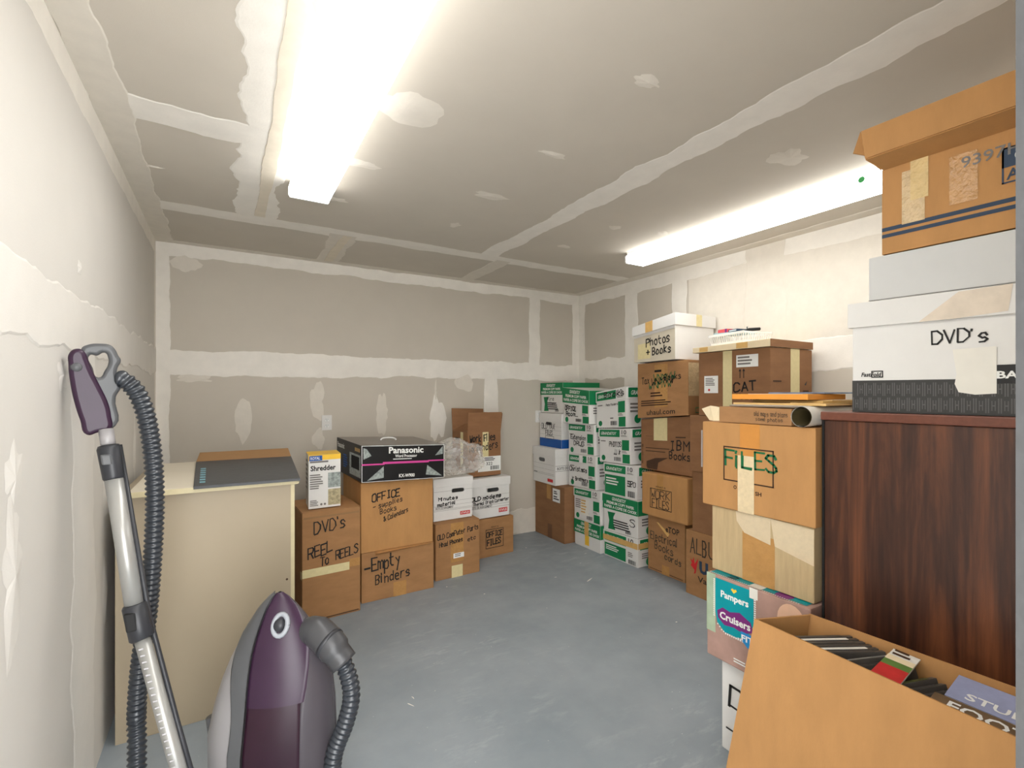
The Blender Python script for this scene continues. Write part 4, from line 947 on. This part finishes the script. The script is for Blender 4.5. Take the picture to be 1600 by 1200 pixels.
def magz(label, c_, ax, ay, m, words, wm):
    t = Thing('magazine', label, 'magazine', V(c_) - Z_ * .005, mg); ax, ay = V(ax), V(ay); n = ax.cross(ay).normalized()
    obox('pages', c_, ax, ay, n * .004, M_paper, t, .0005); obox('cover', V(c_) + n * .0052, ax * 1.002, ay * 1.002, n * .0009, m, t, 0)
    f = Face(V(c_) + n * .0065 + ay - ax, V(c_) + n * .0065 - ay - ax, V(c_) + n * .0065 + ay + ax, V(c_) + n * .0065 - ay + ax)
    for (s, u0, u1, v0, v1) in words: text(s, f, u0, u1, v0, v1, wm, t, .0006, bold=.02)
magz('brown magazine titled FOOT in the long open box', (1.408, .322, .672), (.042, 0, .008), (0, .15, 0), mat('cover_brown', (110, 88, 64), .35, .2, 20), [('FOOT', .1, .55, .5, .88)], M_pwhite)
magz('lavender magazine against the back of the long open box', (1.512, .305, .684), (.045, 0, .01), (0, .155, 0), mat('cover_lavender', (152, 158, 190), .35, .15, 15), [('STUDIO', .1, .6, .14, .4), ('HOLY', .4, .95, .52, .85)], M_pwhite)

# ---------------------------------------------------------------- beige cabinet at left
t = Thing('beige_cabinet', 'tall beige laminate cabinet standing beside the left wall', 'cabinet', (-.04, 2.9, 0))
box('body', -.38, .272, 2.44, 3.25, 0, .978, M_beige, t, .002)
box('top_board', -.335, .285, 2.405, 3.3, .979, 1.003, M_beige_top, t, .003)
box('edge_band', -.336, .286, 2.401, 2.406, .98, 1.002, M_beige_edge, t, .001)
f = Face((-.38, 2.44, 0), (.272, 2.44, 0), (-.38, 2.44, .978), (.272, 2.44, .978))
for u, v in ((.06, .05), (.95, .55), (.05, .9)): disc('screw_hole', f, u, v, .005, M_pbrown, t, .0008)
rect('edge_strip', f, .975, 1, 0, 1, M_beige_edge, t, .0006)
t = Thing('folded_sheet', 'black-faced cardboard sheet draped over the beige cabinet top', 'cardboard sheet', (.1, 2.8, 1.003))
q0, q1, q2, q3 = V((-.118, 2.392, 1.0048)), V((.288, 2.375, 1.0048)), V((.335, 3.18, 1.012)), V((-.145, 3.19, 1.012))
slab('black_panel', [q0, q1, q2, q3], .004, M_chalk, t)
q4, q5 = V((.325, 3.25, 1.055)), V((-.13, 3.26, 1.055))
slab('brown_panel', [q3, q2, q4, q5], .004, M_cardin, t)
slab('front_lip', [q0 + V((0, -.004, -.008)), q1 + V((0, -.004, -.007)), q1 + V((0, -.001, .003)), q0 + V((0, -.001, .003))], .003, M_chalk, t)
g = Face(q0 + Z_ * .005, q1 + Z_ * .005, q3 + Z_ * .005, q2 + Z_ * .005)
rects('printed_text', g, [(.05, .1, .08 + .085 * i, .13 + .085 * i) for i in range(7)], mat('printed_pale_blue', (126, 176, 190), .5), t, .0008)

# ---------------------------------------------------------------- vacuum cleaner
t = Thing('vacuum_cleaner', 'plum and grey canister vacuum with its wand leaning on the left wall', 'vacuum cleaner', (.1, 1.75, 0))
RH, FW = V((CS, -SN, 0)), V((SN, CS, 0))
# canister standing on end
cc = V((.135, 1.722, 0))
prof = [(0, -.16, .16, .10), (.03, -.185, .175, .125), (.12, -.2, .187, .135), (.327, -.206, .185, .135), (.42, -.188, .18, .125), (.498, -.165, .17, .112), (.555, -.143, .153, .1), (.601, -.12, .134, .088), (.645, -.095, .108, .07), (.684, -.068, .08, .052), (.718, -.042, .052, .034), (.742, -.02, .028, .02), (.756, -.003, .006, .006)]
def cpt(z, ph, off):
    for a, b in zip(prof, prof[1:]):
        if a[0] <= z <= b[0]: k = (z - a[0]) / (b[0] - a[0]); q = [a[i] + (b[i] - a[i]) * k for i in range(4)]; break
    cw, sw = math.cos(ph), math.sin(ph); sh = .014 * (z / .75)
    ra = q[2] if cw > 0 else -q[1]
    return cc + RH * (ra * cw + sh + off * cw) + FW * ((q[3] + off) * sw) + Z_ * (z + off * .3 * (z > .7))
zs = [.0, .015, .03, .07, .12, .2, .27, .327, .37, .42, .46, .498, .53, .555, .58, .601, .625, .645, .665, .684, .702, .718, .73, .742, .75, .756]
def shell(name, p0, p1, off, m, zlo=0., zhi=1., n=14):
    e0 = p0 if callable(p0) else (lambda z, q=p0: q); e1 = p1 if callable(p1) else (lambda z, q=p1: q)
    zz = [z for z in zs if zlo <= z <= zhi]; vs_, fs = [], []
    for z in zz:
        for i in range(n + 1): vs_.append(cpt(z, math.radians(e0(z) + (e1(z) - e0(z)) * i / n), off))
    for j in range(len(zz) - 1):
        for i in range(n): k = j * (n + 1) + i; fs.append((k, k + 1, k + n + 2, k + n + 1))
    # rims turned inwards so that the shell reads as thick
    b = len(vs_)
    for side in (0, n):
        base = len(vs_)
        for j, z in enumerate(zz): vs_.append(cpt(z, math.radians(e0(z) + (e1(z) - e0(z)) * side / n), off - .02 * min(1, (.77 - z) / .1)))
        for j in range(len(zz) - 1): fs.append((j * (n + 1) + side, (j + 1) * (n + 1) + side, base + j + 1, base + j))
    return obj(name, vs_, fs, m, t, True)
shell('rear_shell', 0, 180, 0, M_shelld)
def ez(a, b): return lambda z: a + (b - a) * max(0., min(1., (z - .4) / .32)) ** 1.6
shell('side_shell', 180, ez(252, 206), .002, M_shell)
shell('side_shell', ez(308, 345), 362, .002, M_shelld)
shell('bumper_band', ez(248, 184), ez(260, 246), .012, M_greyplastic, .03)
shell('dust_cover', ez(259, 244), ez(310, 348), .006, M_plum, .45)
shell('dust_bin', 258.5, 309, .004, M_plumd, .1, .46)
shell('front_panel', 258, 311, .002, M_darkplastic, 0, .12)
obj('base_plate', [cpt(0, math.radians(a * 12), 0) for a in range(30)], [tuple(range(30))[::-1]], M_darkplastic, t)
dc = cpt(.676, math.radians(290), .004)
nrm_d = (V((0, 0, EYE - .45)) - V((dc.x, dc.y, .678)) + V((0, 0, .4))).normalized()
u_ = RH; v_ = nrm_d.cross(u_).normalized()
ring = [dc + nrm_d * .004 + u_ * .022 * math.cos(a * math.pi / 9) + v_ * .031 * math.sin(a * math.pi / 9) for a in range(19)]
tube('dial_ring', ring, .0075, mat('pale_grey_plastic', (150, 154, 160), .35), t, 8, cap=False); tube('dial_cap', [dc - nrm_d * .01, dc + nrm_d * .006], .02, M_darkplastic, t, 16)
tube('pedal', [cpt(.30, math.radians(183), -.01), cpt(.36, math.radians(183), .004)], .02, M_greyplastic, t, 10)
e0, e1, e2, e3 = P(474, 992, 1.55), P(493, 986, 1.53), P(515, 1005, 1.51), P(538, 1036, 1.5)
tube('hose_elbow', catmull([e0, e1, e2, e3], 8), lambda i: .044 if i < 9 else (.047 if i < 20 else .041), mat('elbow_plastic', (66, 66, 68), .35), t, 20)
rr_ = (e2 - e1).normalized()
tube('elbow_collar', [e2 - rr_ * .006, e2 + rr_ * .006], .049, M_darkplastic, t, 20)
hose('hose', [P(534, 1030, 1.5), P(545, 1058, 1.5), P(549, 1090, 1.5), P(540, 1130, 1.5), P(522, 1180, 1.5), V((.27, 1.56, .14)), V((.18, 1.5, .045)), V((.02, 1.48, .04)), V((-.14, 1.62, .045)), V((-.22, 1.78, .08)), P(214, 1150, 1.56), P(214, 1100, 1.57), P(220, 1030, 1.57), P(231, 960, 1.57), P(238, 880, 1.57), P(242, 800, 1.57), P(241, 740, 1.565), P(236, 690, 1.56), P(227, 645, 1.54), P(213, 612, 1.52), P(194, 594, 1.5), P(184, 592, 1.495)], .0245, M_hose, t)
# handle: outline in the plane of the wand, rounded and thick
def px_poly(pts): return [(90 + x / 5.4545, 520 + y / 5.4545) for x, y in pts]
DH = 1.47
hc = P(150, 610, DH)
VD = V((hc.x, hc.y, 0)).normalized(); HR = V((VD.y, -VD.x, 0)); CA = VD.dot(FW)
def curve_solid(name, loops, ext, bev, m, dshift=0.):
    cu = bpy.data.curves.new('c', 'CURVE'); cu.dimensions = '2D'; cu.fill_mode = 'BOTH'; cu.extrude = ext; cu.bevel_depth = bev; cu.bevel_resolution = 3; cu.offset = -bev
    for L in loops:
        s = cu.splines.new('BEZIER'); q = px_poly(L); s.bezier_points.add(len(q) - 1); s.use_cyclic_u = True; s.resolution_u = 5
        for bp_, (x, y) in zip(s.bezier_points, q):
            bp_.co = ((x - 150) * DH * CA / F_PX, -(y - 610) * DH / F_PX, 0); bp_.handle_left_type = bp_.handle_right_type = 'AUTO'
    o = bpy.data.objects.new('c', cu); COL.objects.link(o)
    me = bpy.data.meshes.new_from_object(o.evaluated_get(bpy.context.evaluated_depsgraph_get()))
    vs_ = [hc + HR * v.co.x + Z_ * v.co.y - VD * (v.co.z - dshift) for v in me.vertices]; fs = [list(p.vertices) for p in me.polygons]
    bpy.data.objects.remove(o); bpy.data.curves.remove(cu); bpy.data.meshes.remove(me)
    ob = obj(name, vs_, fs, m, t, True); return ob
hb = curve_solid('handle_grip', [[(205, 140), (260, 106), (370, 92), (450, 100), (492, 134), (522, 188), (545, 228), (514, 300), (510, 350), (555, 425), (545, 470), (500, 548), (495, 800), (380, 815), (300, 600), (240, 300)],
                            [(276, 192), (335, 194), (403, 167), (432, 209), (433, 257), (404, 318), (346, 380), (300, 302)]], .007, .010, M_greyplastic)
hcov = curve_solid('handle_cover', [[(108, 182), (165, 145), (225, 160), (262, 235), (300, 330), (365, 455), (430, 590), (458, 700), (452, 826), (345, 848), (252, 864), (195, 740), (150, 600), (116, 440), (99, 280)]], .014, .012, M_plum)
def px5(x, y): return P(90 + x / 5.4545, 520 + y / 5.4545, DH)
b_ = hc + HR * ((90 + 168 / 5.4545 - 150) * DH * CA / F_PX) - Z_ * ((520 + 300 / 5.4545 - 610) * DH / F_PX) - VD * .0275; FW_, RH_ = FW, RH; FW, RH = VD, HR
tube('power_button', [b_ + FW * .01, b_, b_ - FW * .003], lambda i: (.013, .013, .011)[i], M_greyplastic, hcov, 18)
tube('button_bezel', [b_ + FW * .006 + (RH * math.cos(a * math.pi / 9) * .8 + Z_ * math.sin(a * math.pi / 9)) * .0165 for a in range(19)], .003, M_darkplastic, hcov, 8, cap=False)
FW, RH = FW_, RH_
# wand
w0, w1, w2 = P(168, 686, 1.47), P(213, 965, 1.43), P(260, 1133, 1.40)
dw = (w1 - w0).normalized(); d2 = (w2 - w1).normalized()
wend = w2 + d2 * ((w2.z - .05) / -d2.z)
tube('joint_neck', [w0 - dw * .03, w0 + dw * .03], .019, M_shell, t, 18)
uc = tube('upper_collar', [w0 + dw * .02, w0 + dw * .03, w0 + dw * .12, w0 + dw * .125], lambda i: (.026, .03, .027, .024)[i], M_darkplastic, t, 20)
tube('upper_tube', [w0 + dw * .11, w1], .0235, M_silver, t, 22)
lc = tube('lower_collar', [w1 - dw * .04, w1 - dw * .035, w1 + d2 * .06, w1 + d2 * .065], lambda i: (.027, .031, .031, .026)[i], M_darkplastic, t, 20)
lt_ = tube('lower_tube', [w1, wend], .02, M_silver, t, 22)
toward = -VD
RH2 = RH; RH = HR
s_ = (w1 - RH * .014 + toward * .027)
obox('slide_button', s_, RH * .014, toward * .008, dw * .026, M_dark, lc, .005)
k_ = w0 + dw * .06 - RH * .01 + toward * .0265
obox('release_button', k_, RH * .013, toward * .005, dw * .016, M_greyplastic, uc, .005)
for i in range(24):
    p = w1 + d2 * (.085 + .019 * i) - RH * .007 + toward * .018
    obox('height_notch', p, RH * .008, toward * .0022, d2 * .0022, M_shell, lt_, .0008)
tube('cord_strip', [w0 + dw * .02 + RH * .026, w1 + RH * .03, w2 + RH * .026, wend + RH * .026], .007, M_darkplastic, t, 10)
RH = RH2
obox('floor_head', (wend.x + .02, wend.y - .05, .03), RH * .13, FW * .05, Z_ * .028, M_darkplastic, t, .012)

# ---------------------------------------------------------------- scraps on the floor
def fz(px, py):
    D = EYE * F_PX / (py - HOR); return P(px, py, D)
for i, (px, py, L, wd, yaw) in enumerate([(921, 906, .1, .012, 25), (907, 880, .02, .012, 0), (822, 856, .02, .012, 40), (757, 928, .018, .01, 10), (641, 1101, .05, .006, 120), (1057, 972, .016, .01, 0), (868, 902, .03, .008, 0), (698, 917, .02, .01, 60), (645, 1090, .03, .006, 100), (915, 865, .03, .008, 0)]):
    c_ = fz(px, py); a = math.radians(yaw); n = 8; vs_ = [(c_.x, c_.y, .003)]; rr = random.Random(i)
    for k in range(n):
        q = 2 * math.pi * k / n; x, y = math.cos(q) * L / 2 * rr.uniform(.6, 1.1), math.sin(q) * wd / 2 * rr.uniform(.5, 1.2)
        vs_.append((c_.x + x * math.cos(a) - y * math.sin(a), c_.y + x * math.sin(a) + y * math.cos(a), .0006))
    where = ['largest white paper scrap in the middle of the floor', 'white scrap near the tall paper stacks', 'white fleck near the back wall floor edge', 'white fleck in front of the OLD COMPUTER PARTS box', 'long white smear of compound near the front of the floor', 'white fleck near the diaper box', 'thin white scrap left of the largest floor scrap', 'white fleck beside the Empty Binders box', 'short white smear behind the long one near the front of the floor', 'flat scrap at the foot of the middle paper stack'][i]
    o = obj('paper_scrap', vs_, [(0, 1 + k, 1 + (k + 1) % n) for k in range(n)] , M_paper)
    finish(o, where, 'scrap', 'scraps on the floor')
